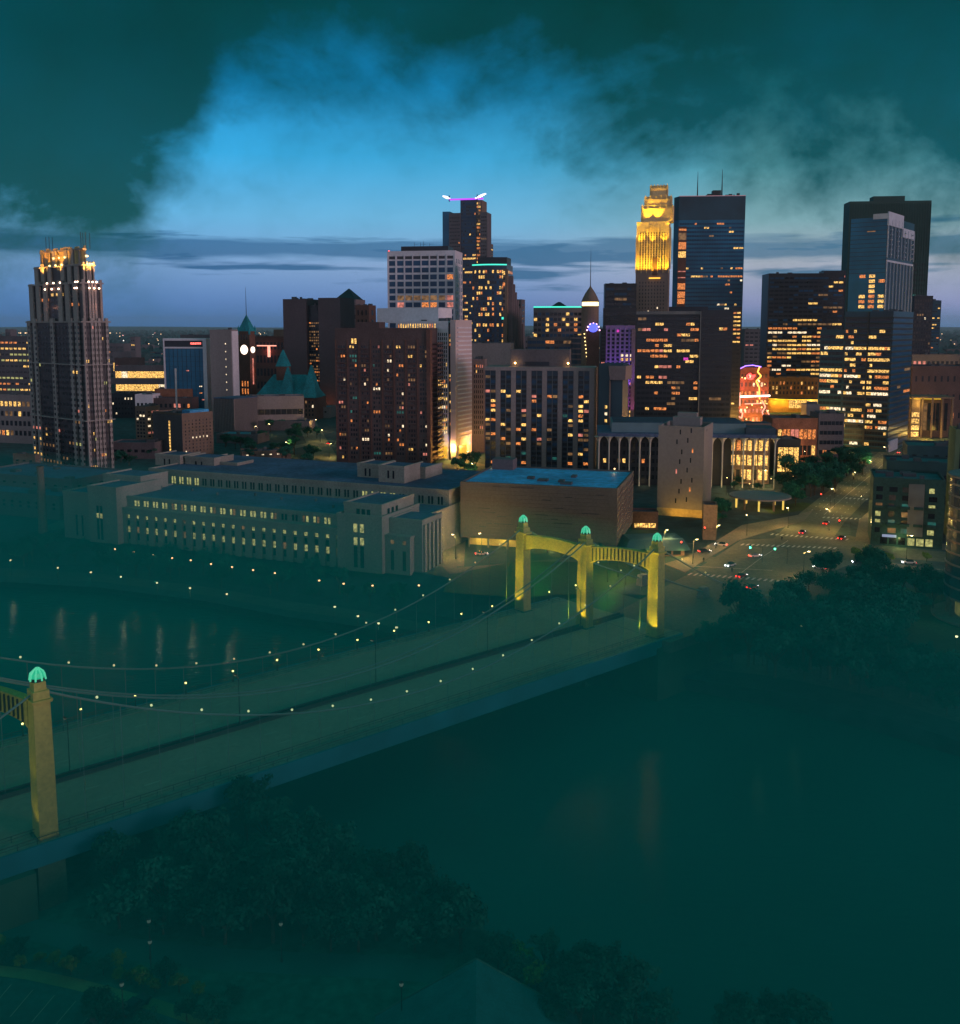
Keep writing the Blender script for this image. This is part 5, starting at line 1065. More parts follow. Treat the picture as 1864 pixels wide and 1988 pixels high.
b.part('roof_house', M_concd).box(b.x0+2, b.x0+11, b.d-8, b.d-1, zt-.4, zt+4); b.roofstuff(b.x0*.7, b.x0*.2, 3, b.d-2, zt-.4, 5, hmax=1); b.part('undercroft', M_black).box(b.x0+3, -4, 6, b.d-1, -.5, zb)
ug = b.part('lit_undercroft_wall', mat('undercroft_wall', (.40, .34, .14), .8)); ug.box(b.x0+2, -3, 5.4, 6, -.5, zb-.1)
for k in range(8): b.part('column', M_steel).cyl(b.x0+3+(-b.x0-6)*k/7, 1.2, -.5, zb, .35, n=8)
for k in range(6): b.part('garage_lamp', E_goldw).box(b.x0+6+k*9, b.x0+7.6+k*9, 3, 3.3, zb-.35, zb-.1); light('POINT', (b.x0+7+k*9, 3, zb-1.0), 900, (1, .74, .16), b.root, .3)
for px, py in ((958, 918), (1193, 926)): x = b.fp(px, py, b.d-3)[0]; b.part('roof_lamp', E_lamp).ball((x, b.d-3, zt+1.2), .35, 6, 4); light('POINT', (x, b.d-4, zt+1.0), 90, (1, .7, .35), b.root, .3)
b.done()
b = B('pavilion', 'low garage pavilion with a sloping dark blue roof and yellow lit wall', 1338, 1212, 1345, 1052, 352, -6, 'R', depth=14)
b.part('wall', M_tan).box(b.x0+3, -1, 2, b.d, -.5, b.zt-2.6); b.part('roof', mat('navy_roof', (.016, .05, .085), .7, var=.2)).loft([(b.x0, -1), (.5, -1), (.5, b.d), (b.x0, b.d)], b.zt-3.0, [(b.x0+3, 4), (-1, 4), (-1, b.d), (b.x0+3, b.d)], b.zt+.4)
b.grid('F', 2, b.x0+4, -2, .2, 2.6, 5, 1, .8, .8, .2, 'y', 'k'); b.done(); light('POINT', (b.x0*.6, -2.5, 3), 2600, (1, .62, .10), b.root, .4); light('POINT', (-3, -2.5, 3), 1800, (1, .62, .10), b.root, .4)
simple('arched_gatehouse', 'small stone gatehouse with a lit opening left of the windowless brown building', 876, 858, 890, 1045, 395, M_tan, 1, 1, None, th=10, depth=10, lit=1, pal='g', fw=.4, fh=.5, z0=.3, ztop=4, plants=0)
simple('dark_link_block', 'dark link building with one yellow light strip between post office and brown building', 893, 858, 897, 985, 420, M_black, 2, 1, None, th=8, depth=20, lit=1, pal='g', fw=.95, fh=.06, roof=M_roofd, plants=1)
simple('street_wall_block', 'low white lit wall left of the slit windowed tower base', 1278, 1228, 1282, 998, 400, M_brown, 4, 1, None, th=4, depth=8, lit=1, pal='yo', fw=.9, fh=.7, z0=.5, ztop=3.5, plants=0, roof=M_roofd)
light('POINT', (G(1255, 1030, 14)+Vector((0, -4, 4))), 500, (1, .55, .1), None, .5)
# park round roof shelter + plaza
b = empty('round_shelter', G(1475, 985, 14), 'flat round plaza shelter on glowing columns in front of the arcade', 'shelter')
m = MB(); m.cyl(0, 0, 5.2, 5.9, 14, n=32); m.build('roof', M_conc, b)
for k in range(10): t = 2*math.pi*k/10; m = MB(); m.cyl(math.cos(t)*11, math.sin(t)*11, -.3, 5.2, .45, n=8); m.build('column', emit('glowing_column', (1, .68, .12), .9) if k % 2 else M_tan, b)
light('POINT', (0, -8, 3.2), 900, (1, .7, .2), b, .5); light('POINT', (-9, 3, 3.2), 500, (1, .7, .2), b, .5)
simple('slatted_kiosk', 'small slatted kiosk beside the slit windowed tower', 1393, 1366, 1398, 985, 380, M_tan, 0, 0, None, th=10, depth=8, plants=0)
# ------------------------------------------------------------------ far city
for i, (px, py, Y, w_, nm) in enumerate([(262, 655, 2300, 9, 'slim pale chimney block on the horizon right of the stepped tower'), (20, 640, 2600, 10, 'pale tower with pink lights on the left horizon'),
   (40, 672, 1700, 30, 'low far block with pink windows at the left edge'), (240, 668, 1900, 36, 'far tan block below the slim pale chimney block'), (205+20, 676, 1650, 26, 'far dark block touching the stepped tower'),
   (985+45, 655, 1800, 20, 'far dark block between curved tower and banded office'), (1470, 655, 2400, 40, 'far dark slab near the horizon above the neon hall'), (1850, 700, 1500, 40, 'far dark block at the right edge of the horizon')]):
    simple('distant_building', nm, px, px-w_, px+w_*.2, py, Y, M_concd, max(2, int(w_/5)), 5, None, th=5, depth=30, lit=.15, pal='pyo', fw=.6, fh=.3, plants=2)
random.seed(99)
mb = MB(); mb2 = MB()
for _ in range(900):
    Y = 1100*math.exp(random.uniform(0, 2.6)); X_ = random.uniform(-.56, .56)*Y; 
    w_, d_, h_ = random.uniform(10, 50), random.uniform(10, 30), random.choice((5, 7, 8, 10, 14, 20))*random.uniform(.6, 1.2); mb.box(X_, X_+w_, Y, Y+d_, 13.8, 14+h_, random.randint(0, 2))
o = mb.build('distant_houses', [M_concd, M_brown, M_roofd]); tag(o, 'sea of small dark rooftops spreading to the horizon', 'distant rooftops', None, 'stuff')
for _ in range(480):
    Y = 900*math.exp(random.uniform(0, 2.5)); X_ = random.uniform(-.54, .54)*Y; r = Y*.00042*random.uniform(.5, 1.4); mb2.ball((X_, Y, 16+random.uniform(2, 14)), r, 5, 3, mi=random.choice((0, 0, 0, 1, 2)))
for _ in range(60):
    X_ = random.choice((-.42, -.2, .1))*9000+random.uniform(-500, 500); mb2.ball((X_, 9000, 40), random.uniform(3, 7), 5, 3)
o = mb2.build('distant_lights', [E_sky, emit('far_pink_lamp', (1, .4, .35), 3), emit('far_white_lamp', (1, .85, .7), 5)]); tag(o, 'tiny scattered city lights far away toward the horizon', 'distant lights', None, 'stuff')
mb = MB()
for _ in range(9000):
    Y = 1200*math.exp(random.uniform(0, 2.7)); X_ = random.uniform(-.56, .56)*Y; s_ = random.uniform(3, 7)*(1+Y/4000)
    a = random.uniform(0, math.pi); c_, q_ = math.cos(a)*s_, math.sin(a)*s_; z_ = 14; mb.poly([(X_-c_, Y-q_, z_), (X_+c_, Y+q_, z_), (X_+c_*.7, Y+q_*.7, z_+s_*.9), (X_, Y, z_+s_*1.2), (X_-c_*.7, Y-q_*.7, z_+s_*.8)])
o = mb.build('distant_tree_canopy', mat('far_foliage', (.022, .055, .060), .95, var=.3, scale=.01)); tag(o, 'dark far-off tree canopy between the distant rooftops', 'distant woods', None, 'stuff')
hl = MB(); pts = [(-10000+i*500, 95+16*math.sin(i*.7)+10*math.sin(i*.31+1)) for i in range(41)]
for (xa, ha), (xb, hb_) in zip(pts, pts[1:]): hl.poly([(xa*2, 23000, 10), (xb*2, 23000, 10), (xb*2, 24000, hb_), (xa*2, 24000, ha)]); hl.poly([(xa*2, 24000, ha), (xb*2, 24000, hb_), (xb*2, 25300, 10), (xa*2, 25300, 10)])
tag(hl.build('hills', mat('far_hill', (.012, .040, .075), .95)), 'low dark blue ridge along the horizon', None, None, 'structure')
# ------------------------------------------------------------------ suspension bridge
DZ = 16.0
p_far = [G(1015, 1185, DZ), G(1135, 1217, DZ), G(1272, 1237, DZ)]     # left, middle, right pylon feet of the far portal
pr = G(89, 1622, DZ); off = [(p_far[i]-p_far[2]) for i in range(3)]
p_near = [pr+off[i] for i in range(3)]
bd = (p_far[2]-pr); span = bd.length; bd.normalize(); LT = Vector((-bd.y, bd.x, 0))
br = empty('suspension_bridge', (p_far[1].x, p_far[1].y, 0), 'suspension bridge with gold floodlit pylons, arched crossbeams and lamp studded cables', 'bridge')
O = Vector(br.location)
def loc(v, z=None):
    v = Vector(v)-O
    if z is not None: v.z = z-O.z
    return v
def along(base, t, lat=0, z=DZ):
    v = base+bd*t+LT*lat; return Vector((v.x, v.y, z))-O
R0 = pr                                     # right pylon line start (near)
Wd = (p_far[0]-p_far[2]).dot(LT)            # lateral distance right -> left pylons
Wm = (p_far[1]-p_far[2]).dot(LT)
t0, t1 = -170, span+8
deck = MB(); zt = DZ
def dbox(mb, ta, tb, la, lb, za, zb):
    q = [along(R0, ta, la), along(R0, tb, la), along(R0, tb, lb), along(R0, ta, lb)]
    mb.loft([(v.x, v.y) for v in q], za, [(v.x, v.y) for v in q], zb)
dbox(deck, t0, t1, -2.5, Wd+2.5, DZ-1.6, DZ-.25); deck.build('deck', M_conc, br)
g = MB(); dbox(g, t0, t1, -3.0, -2.5, DZ-3.4, DZ+.2); dbox(g, t0, t1, Wd+2.5, Wd+3, DZ-3.4, DZ+.2)
for k in range(28): dbox(g, t0+k*(t1-t0)/28, t0+k*(t1-t0)/28+.5, -2.5, Wd+2.5, DZ-3, DZ-1.6)
g.build('girder', M_girder, br)
rd = MB()
for la, lb in ((.9, Wm-.9), (Wm+.9, Wd-.9)): dbox(rd, t0, t1, la, lb, DZ-.25, DZ+.02)
rd.build('roadway', mat('bridge_asphalt', (.27, .25, .18), .85, var=.10, scale=.05, scale2=.9), br)
sw = MB(); dbox(sw, t0, t1, -2.5, .9, DZ-.25, DZ+.18); dbox(sw, t0, t1, Wd-.9, Wd+2.5, DZ-.25, DZ+.18); sw.build('bridge_sidewalk', mat('bridge_sidewalk', (.15, .22, .17), .9, var=.2, scale=.1, scale2=1), br)
md = MB(); dbox(md, t0, t1, Wm-.9, Wm-.6, DZ-.25, DZ+.9); dbox(md, t0, t1, Wm+.6, Wm+.9, DZ-.25, DZ+.9); dbox(md, t0, t1, Wm-.6, Wm+.6, DZ-.25, DZ-.1); md.build('median_barrier', M_darkst, br)
lm = MB()
for lane in (.33, .66):
    for lo, hi in ((.9, Wm-.9), (Wm+.9, Wd-.9)):
        k = t0
        while k < t1-4: dbox(lm, k, k+3, lo+(hi-lo)*lane-.08, lo+(hi-lo)*lane+.08, DZ+.02, DZ+.035); k += 9
lm.build('lane_line', mat('bridge_paint', (.34, .42, .32), .8, var=.3), br)
rl = MB()
for la in (-2.45, Wd+2.45, .8, Wd-.8):
    a, b_ = along(R0, t0, la, DZ+1.25), along(R0, t1, la, DZ+1.25); rl.bar(a, b_, .07, 4); rl.bar(a-Vector((0, 0, .5)), b_-Vector((0, 0, .5)), .05, 4)
    k = t0
    while k < t1: rl.bar(along(R0, k, la, DZ+.1), along(R0, k, la, DZ+1.25), .06, 4); k += 3
rl.build('railing', M_darkst, br)
PH = 26.0
def sq(c, a, b_):
    d1, d2 = bd*a, LT*b_; q = [c-d1-d2, c+d1-d2, c+d1+d2, c-d1+d2]; return [(v.x, v.y) for v in q]
def pylon(p, wd):
    c = p-O; m = MB()
    pb = MB(); pb.loft(sq(c, 2.3, 2.6), O.z-1, sq(c, 2.1, 2.4), O.z+DZ-.2); pb.loft(sq(c, 2.1, 2.4), O.z+DZ-.2, sq(c, 1.6, 2.0), O.z+DZ+.35)
    secs = [(.3, 1.45, 1.85), (12, 1.4, 1.7), (20.5, 1.3, 1.6), (PH-1.4, 1.25, 1.5), (PH-1.3, .95, 1.15), (PH, .9, 1.05)]
    zb = O.z+DZ
    for (za, a, b_), (zc_, a2, b2) in zip(secs, secs[1:]): m.loft(sq(c, a, b_), zb+za, sq(c, a2, b2), zb+zc_)
    for s_ in (-1, 1):
        for s2 in (-1, 1): m.loft(sq(c+LT*s_*(1.15)+bd*s2*1.0, .45, .4), zb+.3, sq(c+LT*s_*1.0+bd*s2*.8, .4, .34), zb+PH-3)
    m.loft(sq(c, 1.5, 1.95), zb+PH-3.2, sq(c, 1.6, 2.05), zb+PH-2.7)
    py = m.build('pylon', M_pyl, br); pb.build('pylon_base', mat('pier_stone', (.05, .10, .065), .9, var=.25, scale=.3, scale2=2), br)
    cp = MB(); cp.cyl(c.x, c.y, zb+PH, zb+PH+.5, 1.1, n=10); cp.build('pylon_cap', M_darkst, py)
    gl = MB()
    for q in range(8):
        t = 2*math.pi*q/8+.2; x, y = c.x+math.cos(t)*1.25, c.y+math.sin(t)*1.25; xm, ym = c.x+math.cos(t)*1.05, c.y+math.sin(t)*1.05; gl.path([(x, y, zb+PH+.2), (xm, ym, zb+PH+1.3), (c.x+math.cos(t)*.2, c.y+math.sin(t)*.2, zb+PH+2.1)], .15, 5)
    gl.build('lantern_rib', E_greenw, py); g2 = MB(); g2.ball((c.x, c.y, zb+PH+.8), 1.05, 10, 6, 1.15); g2.build('lantern_glass', E_green, py)
    return py
for P_ in (p_far, p_near):
    for i, p in enumerate(P_): pylon(p, 0)
    for i in (0, 1):
        a, c_ = P_[i]-O, P_[i+1]-O; d = c_-a; n = 16; L_ = d.length; d.normalize(); cb = MB(); th_ = bd*.8; top0 = DZ+22.6; ri = MB()
        for k in range(n):
            u0, u1 = k/n, (k+1)/n; A = a+d*(1.6+(L_-3.2)*u0); Bq = a+d*(1.6+(L_-3.2)*u1)
            cam_ = lambda u: 1.0-(2*u-1)**2
            zt0, zt1 = top0+.6*cam_(u0), top0+.6*cam_(u1); zb0, zb1 = top0-4.6+1.7*cam_(u0)**.6 if 0 < u0 < 1 else top0-4.6, top0-4.6+1.7*cam_(u1)**.6 if 0 < u1 < 1 else top0-4.6
            vs = [A-th_, A+th_, Bq+th_, Bq-th_]; lowz = [zb0, zb0, zb1, zb1]; hiz = [zt0, zt0, zt1, zt1]; j = len(cb.v)
            cb.v += [(v.x, v.y, z) for v, z in zip(vs, lowz)]+[(v.x, v.y, z) for v, z in zip(vs, hiz)]
            for f in ((0, 3, 2, 1), (4, 5, 6, 7), (0, 1, 5, 4), (1, 2, 6, 5), (2, 3, 7, 6), (3, 0, 4, 7)): cb.f.append(tuple(j+q for q in f)); cb.mi.append(0)
            if k and i == 1:
                v = A-bd*.86; ri.box(v.x-.14, v.x+.14, v.y-.14, v.y+.14, zb0+.2, zt0-.3)
        co = cb.build('crossbeam', M_pyl, br)
        if ri.f: ri.build('beam_rib', M_darkst, co)
# cables: sagging main span plus back stays, lamps standing on them
def cable_z(u, top=DZ+PH-1.5, sag=19.5): return top-sag*4*u*(1-u)
cabn = 0
for i in range(3):
    a, c_ = p_near[i], p_far[i]
    offs = (0,) if i != 1 else (-.9, .9)
    for o_ in offs:
        m = MB(); pts = []
        for k in range(33): u = k/32; v = a.lerp(c_, u)+LT*o_-O; v.z = cable_z(u); pts.append(v)
        m.path(pts, .20, 6); m.build('main_cable', mat('cable_paint', (.10, .20, .19), .6, var=.1), br)
        for base_, dr in ((c_, 1), (a, -1)):
            m = MB(); s_ = base_+LT*o_-O; e_ = base_+bd*dr*54+LT*o_-O; s_.z = DZ+PH-1.5; e_.z = DZ; pts = [s_.lerp(e_, k/8)-Vector((0, 0, 1.6*math.sin(math.pi*k/8))) for k in range(9)]; m.path(pts, .20, 6); m.build('back_stay', MATS['cable_paint'], br)
    h = MB(); nl = 17
    for k in range(1, 24):
        u = k/24; v = a.lerp(c_, u)-O; h = MB(); h.bar((v.x, v.y, DZ), (v.x, v.y, cable_z(u)), .07, 4); h.build('hanger', MATS['cable_paint'], br)
    if i == 1: continue
    for k in range(1, nl):
        u = k/nl; v = a.lerp(c_, u)-O; l_ = MB(); z_ = cable_z(u); l_.ball((v.x, v.y, z_+.75), .24, 6, 4); l_.build('cable_lamp', E_cab, br)
    for k in range(1, 5):
        u = k/5; v = (c_+bd*54*u)-O; l_ = MB(); l_.ball((v.x, v.y, (DZ+PH-1.5)*(1-u)+DZ*u-1.6*math.sin(math.pi*u)+.75), .26, 6, 4); l_.build('cable_lamp', E_cab, br)
for i in range(3):
    v = p_far[i]+bd*54-O; an = MB(); an.loft(sq(v, 2, 1.4), 12.5, sq(v, 1.4, 1), DZ+1.6); an.build('cable_anchor', M_stone, br)
for P_, e in ((p_far, 1.0), (p_near, .10)):
    for i, p in enumerate(P_):
        for s_, sx_ in ((-1, 1), (1, 1)):
            q = p+bd*s_*(-4.6)+LT*(1.4 if i == 0 else -1.2)-O
            light('SPOT', (q.x, q.y, DZ+.6), 8000*e*(1 if s_ == 1 else .6), (.95, .70, .03), br, .4, (p.x-O.x, p.y-O.y, DZ+13), R(62))
            q = p-bd*9-O; light('SPOT', (q.x, q.y, DZ+1), 13000*e, (.95, .68, .03), br, .4, (p.x-O.x, p.y-O.y, DZ+19), R(30))
        if i < 2:
            m_ = P_[i].lerp(P_[i+1], .5)-O; light('SPOT', (m_.x-bd.x*7, m_.y-bd.y*7, DZ+5), 30000*e, (.95, .68, .03), br, .6, (m_.x, m_.y, DZ+21), R(75))
# pier bases in the water side of the far portal and near portal
ap = MB(); q = [along(p_near[2], -26, -6), along(p_near[2], -26, Wd+6), along(p_near[2], 3, Wd+6), along(p_near[2], 3, -6)]
# ------------------------------------------------------------------ lamps
def lamp_proto(name, label, h, em, col, e, arm=False, r=.32, group=None):
    rt = empty(name, (0, 0, 0), label, 'street lamp', group)
    m = MB(); m.cyl(0, 0, 0, .5, .22, .18, 8); m.cyl(0, 0, .5, h-.4, .10, .07, 6)
    if arm: m.bar((0, 0, h-.5), (1.2, 0, h-.1), .05, 4); m.bar((0, 0, h-1.2), (.8, 0, h-.25), .035, 4)
    p_ = m.build('pole', M_darkst, rt); m = MB()
    if arm: m.box(.9, 1.9, -.2, .2, h-.12, h+.05)
    else: m.cyl(0, 0, h-.4, h-.25, .2, .3, 8); m.cyl(0, 0, h+.3, h+.5, .34, .05, 8)
    c_ = m.build('lamp_head', M_darkst, rt); m = MB()
    if arm: m.box(1.0, 1.8, -.15, .15, h-.22, h-.125)
    else: m.ball((0, 0, h), r, 8, 6)
    g_ = m.build('lamp_globe', em, rt)
    kids(rt, p_, c_, g_); return rt
used = {}
def put(proto, v, rz=0, label=None, group=None, e=0, col=(1, .7, .35), h=5):
    if proto not in used: used[proto] = 1; o = proto; o.location = v; o.rotation_euler = (0, 0, rz)
    else: o = dup(proto, v, rz)
    if label: o['label'] = label
    if group: o['group'] = group
    if e: light('POINT', (v.x, v.y, v.z+h-.6) if hasattr(v, 'x') else v, e, col, None, .3)
    return o
def lampat(px, py, z, h, zhead): 
    v = G(px, py, z+h); v.z = z; return v
prom = lamp_proto('promenade_lamp', 'globe lamp on the planted slope below the post office', 5, E_lamp, None, 0, r=.36, group='globe lamps below the post office')
row1 = [(195, 1050), (163, 1062), (287, 1127-72), (334, 1063+6), (383, 1070), (430, 1076), (477, 1082), (527, 1090), (580, 1097), (632, 1106), (685, 1113), (491+36, 1106-8)]
S1 = [(195, 690), (765, 725), (890, 745), (1020, 765), (1145, 785), (1270, 800), (1405, 825), (1545, 845), (1685, 865), (1830, 885)]
px1 = [((x/2.663)/1.2876, ((y/2.663)+1100)/1.2876) for x, y in S1[1:]]+[((x/3.107+600)/1.2876, (y/3.107+1100)/1.2876) for x, y in [(615, 1090), (805, 1115), (1030, 1130), (1390, 1128)]]
for x, y in px1: put(prom, lampat(x, y, 9.0, 5, 0), e=60, col=(1, .62, .22))
quay = lamp_proto('parkway_lamp', 'pale lamp standing beside the low riverside parkway', 6, E_lamp2, None, 0, r=.36, group='pale lamps along the riverside parkway')
for x, y in [(70, 800), (385, 850), (605, 880), (805, 910), (1045, 950), (1265, 985), (1510, 1025)]: put(quay, lampat(x/2.663/1.2876, (y/2.663+1100)/1.2876, 4.6, 6, 0), e=130, col=(.85, .95, .55))
for x, y in [(695, 1196), (735, 1210), (770, 1218), (650, 1178)]: put(quay, lampat(x, y, 4.6, 6, 0), e=80, col=(.85, .95, .55))
dk = lamp_proto('bridge_sidewalk_lamp', 'short lamp glowing on the bridge sidewalk railing', 2.6, emit('walk_lamp_glow', (.75, .72, .20), 6), None, 0, r=.22, group='short lamps along the bridge sidewalks')
k = -60
while k < span+20:
    for la in (Wd+1.9, ): v = along(R0, k, la, DZ+.2)+O; put(dk, v, e=12, col=(.8, .8, .25), h=2.6)
    k += 11.5
tall = lamp_proto('median_light_pole', 'tall paired light pole on the bridge median', 11, emit('median_lamp_off', (.6, .7, .4), .6), None, 0, arm=True, group='light poles on the bridge median')
for k in (10, 44, 78, 112, 146, 175): put(tall, along(R0, k, Wm, DZ)+O, rz=math.atan2(LT.y, LT.x))
st_ = lamp_proto('street_lamp', 'curved arm street lamp glowing over the avenue', 9, emit('avenue_lamp_glow', (1, .75, .35), 30), None, 0, arm=True, group='street lamps lining the avenue and side streets')
for x, y, e in [(1390, 1065, 500), (1450, 1040, 500), (1530, 1025, 500), (1610, 1030, 500), (1670, 1000, 350), (1560, 1120, 350), (1620, 985, 420), (1655, 950, 420), (1690, 925, 420), (1720, 895, 520), (1755, 862, 600), (1790, 838, 700), (1815, 815, 700), (1838, 800, 700), (1690, 1055, 300), (1760, 1085, 220), (1345, 1095, 420), (1290, 1075, 380), (885, 1085, 420), (935, 1080, 380), (850, 1080, 500), (1200, 1120, 200), (1180, 1130, 250), (1215, 1135, 250),
      (640, 888, 420), (622, 858, 500), (612, 835, 350), (520, 845, 120), (495, 850, 120), (640, 800, 150), (575, 800, 150), (905, 905, 500), (920, 930, 300), (870, 985, 260), (455, 830, 120), (560, 885, 120), (1480, 945, 350), (1560, 905, 300), (1410, 960, 350), (1620, 880, 250), (1600, 850, 500), (1530, 850, 600)]:
    put(st_, G(x, y, 14), rz=random.uniform(0, 6.28), e=e*15, col=(1, .62, .16), h=9)
sm = lamp_proto('garden_lamp', 'small lamp glowing among the shrubs of the plaza park', 3, E_lamp, None, 0, r=.28, group='small lamps in the plaza park')
for x, y in [(1385, 935), (1400, 925), (1412, 930), (1425, 918), (1470, 935), (1497, 940), (1455, 950), (1540, 935), (1600, 915), (1650, 890), (1175, 918), (1218, 925)]: put(sm, G(x, y, 14), e=110, col=(1, .8, .4), h=3)
isl_ = lamp_proto('island_lamp', 'unlit twin globe lamp on the dark island road', 6, emit('dim_globe', (.18, .30, .25), .25), None, 0, r=.3, group='dim lamps on the island')
for x, y in [(292, 1862), (547, 1868), (294, 1905), (780, 1992), (240, 1992)]: put(isl_, G(x, y, 5))
for x, y in [(1480, 1262), (1855, 1250), (1610, 1235), (1555, 1228)]: put(quay, G(x, y+30, 14), e=30, col=(.5, .9, .5))
# ------------------------------------------------------------------ traffic
def car(px, py, z, rz, paint, label, name='car', on=True, truck=False):
    E_h, E_t = (E_head, E_tail) if on else (M_steel, M_red)
    v = G(px, py, z); v.z += .12; rt = empty(name, v, label, 'car' if not truck else 'truck', None, rz)
    m = MB(); L_, W_ = (4.5, 1.8) if not truck else (7.5, 2.4); H = .75 if not truck else 1.0
    prof = [(-L_/2, .35), (-L_/2, H), (-L_/2+.1, H+.12), (L_/2-.9, H+.10), (L_/2, H-.12), (L_/2, .35)]
    for (x0_, z0_), (x1_, z1_) in zip(prof, prof[1:]+prof[:1]): m.poly([(x0_, -W_/2, z0_), (x1_, -W_/2, z1_), (x1_, W_/2, z1_), (x0_, W_/2, z0_)])
    m.poly([(x, -W_/2, z_) for x, z_ in reversed(prof)]); m.poly([(x, W_/2, z_) for x, z_ in prof]); m.build('body', paint, rt)
    m = MB(); m.loft([(-L_*.36, -W_*.46), (L_*.22, -W_*.46), (L_*.22, W_*.46), (-L_*.36, W_*.46)], H+.1, [(-L_*.27, -W_*.38), (L_*.08, -W_*.38), (L_*.08, W_*.38), (-L_*.27, W_*.38)], H+(.65 if not truck else 1.6)); m.build('cabin', WIN['k'] if not truck else paint, rt)
    for sx_ in (-1, 1):
        for sy in (-1, 1): m = MB(); m.bar((sx_*L_*.31, sy*W_*.38, .33), (sx_*L_*.31, sy*W_*.52, .33), .33, 10); m.build('wheel', M_black, rt)
    for sy in (-1, 1):
        m = MB(); m.box(L_/2-.02, L_/2+.08, sy*W_*.34-.18, sy*W_*.34+.18, H-.3, H-.08); m.build('headlight', E_h, rt)
        m = MB(); m.box(-L_/2-.08, -L_/2+.02, sy*W_*.36-.18, sy*W_*.36+.18, H-.25, H-.02); m.build('taillight', E_t, rt)
    return rt
cw, ck_, cr_, cb_ = mat('white_car_paint', (.55, .55, .56), .3), mat('dark_car_paint', (.03, .035, .045), .3), mat('red_car_paint', (.25, .02, .02), .3), mat('blue_car_paint', (.06, .09, .2), .3)
hb = math.atan2(bd.y, bd.x)
for a in [(1418, 1100, 14, hb+math.pi, cw, 'white car with bright headlights stopping at the near crosswalk'), (1440, 1121, 14, hb, cr_, 'red car with glowing tail lights on the crosswalk'), (1461, 1143, 14, hb, cr_, 'red car just past the crosswalk entering the bridge'),
          (1466, 1082, 14, .3, cw, 'pale car under the green signal in the intersection'), (1558, 1036, 14, 1.0, cb_, 'blue car crossing the far crosswalk'), (1604, 1018, 14, 1.0, cr_, 'small red lit car on the avenue beyond the crosswalk'),
          (1634, 1047, 14, .9, ck_, 'dark car waiting by the corner island'), (1400, 1060, 14, 2.6, cw, 'white car leaving the side street by the kiosk'), (1368, 1073, 14, .2, ck_, 'dark parked car beside the orange lit corner'),
          (1592, 1105, 14, 2.4, cw, 'pale car parked under the trees at the corner'), (1668, 1094, 14, 3.0, ck_, 'dark car parked in the right corner lot'), (1765, 1095, 14, 3.0, cw, 'silver car parked near the curved glass tower'),
          (1745, 880, 14, 1.1, cw, 'white car far up the avenue'), (1702, 922, 14, 1.1, ck_, 'dark car halfway up the avenue'), (935, 1078, 14, .1, cw, 'white van shaped car in the lit undercroft'), (870, 1050, 14, .6, cw, 'white car beside the stone gatehouse'), (640, 862, 14, 1.2, ck_, 'dark car on the lit side street left of the brown apartments')]: car(*a)
for x, y, rz, lb in [(200, 1985, 1.1, 'dark car parked in a bay of the lower left lot'), (262, 1960, 1.1, 'dark car between two painted bays at the lower left')]: car(x, y, 5, rz, mat('night_car_paint', (.02, .06, .055), .4), lb, on=False)
def signal(px, py, label, em):
    v = G(px, py, 14); rt = empty('traffic_light', v, label, 'traffic light'); m = MB(); m.cyl(0, 0, 0, 5.8, .12, .09, 6); m.bar((0, 0, 5.6), (-4.5, 0, 6.0), .08, 5); m.build('mast', M_darkst, rt)
    m = MB(); m.box(-4.8, -4.3, -.2, .2, 5.2, 6.6); m.build('signal_box', M_black, rt); m = MB(); m.ball((-4.55, -.25, 5.5 if em is E_tgreen else 6.3), .3, 8, 5); m.build('signal_lens', em, rt)
signal(1528, 1095, 'traffic light showing green at the middle of the intersection', E_tgreen); signal(1480, 1092, 'traffic light showing green nearest the near crosswalk', E_tgreen); signal(1390, 1055, 'traffic light showing red beside the kiosk', E_red)
signal(1650, 1040, 'traffic light showing red at the right corner of the intersection', E_red); signal(1346, 1085, 'traffic light showing red left of the near crosswalk', E_red); signal(1612, 985, 'traffic light showing red at the start of the avenue', E_red)
def person(px, py, label, c):
    v = G(px, py, 14); v.z += .15; bm = bmesh.new(); me = bpy.data.meshes.new('person')
    pts = [(0, 0, .95), (0, 0, 1.2), (0, 0, 1.45), (0, 0, 1.56), (0, 0, 1.70), (-.2, 0, 1.42), (-.27, .04, 1.12), (-.26, .12, .88), (.2, 0, 1.42), (.27, -.04, 1.12), (.26, -.1, .88), (-.1, 0, .9), (-.12, .1, .48), (-.12, -.02, .06), (.1, 0, .9), (.12, -.1, .48), (.12, .04, .06)]
    ed = [(0, 1), (1, 2), (2, 3), (3, 4), (2, 5), (5, 6), (6, 7), (2, 8), (8, 9), (9, 10), (0, 11), (11, 12), (12, 13), (0, 14), (14, 15), (15, 16)]
    rad = [.16, .15, .17, .07, .12, .07, .055, .045, .07, .055, .045, .1, .075, .055, .1, .075, .055]
    me.from_pydata(pts, ed, []); o = bpy.data.objects.new('person', me); COL.objects.link(o); o.location = v; me.materials.append(c)
    md_ = o.modifiers.new('skin', 'SKIN'); 
    for i, r in enumerate(rad): me.skin_vertices[0].data[i].radius = (r, r) if me.skin_vertices else (r, r)
    return tag(o, label, 'person')
try:
    M_clo = mat('dark_clothes', (.03, .03, .035), .9)
    person(1421, 1112, 'person in dark clothes walking over the near crosswalk', M_clo); person(1518, 1050, 'person in dark clothes crossing between the two far crosswalks', M_clo)
    person(1366, 1092, 'person waiting on the corner left of the intersection', M_clo)
except Exception as ex: print('person', ex)
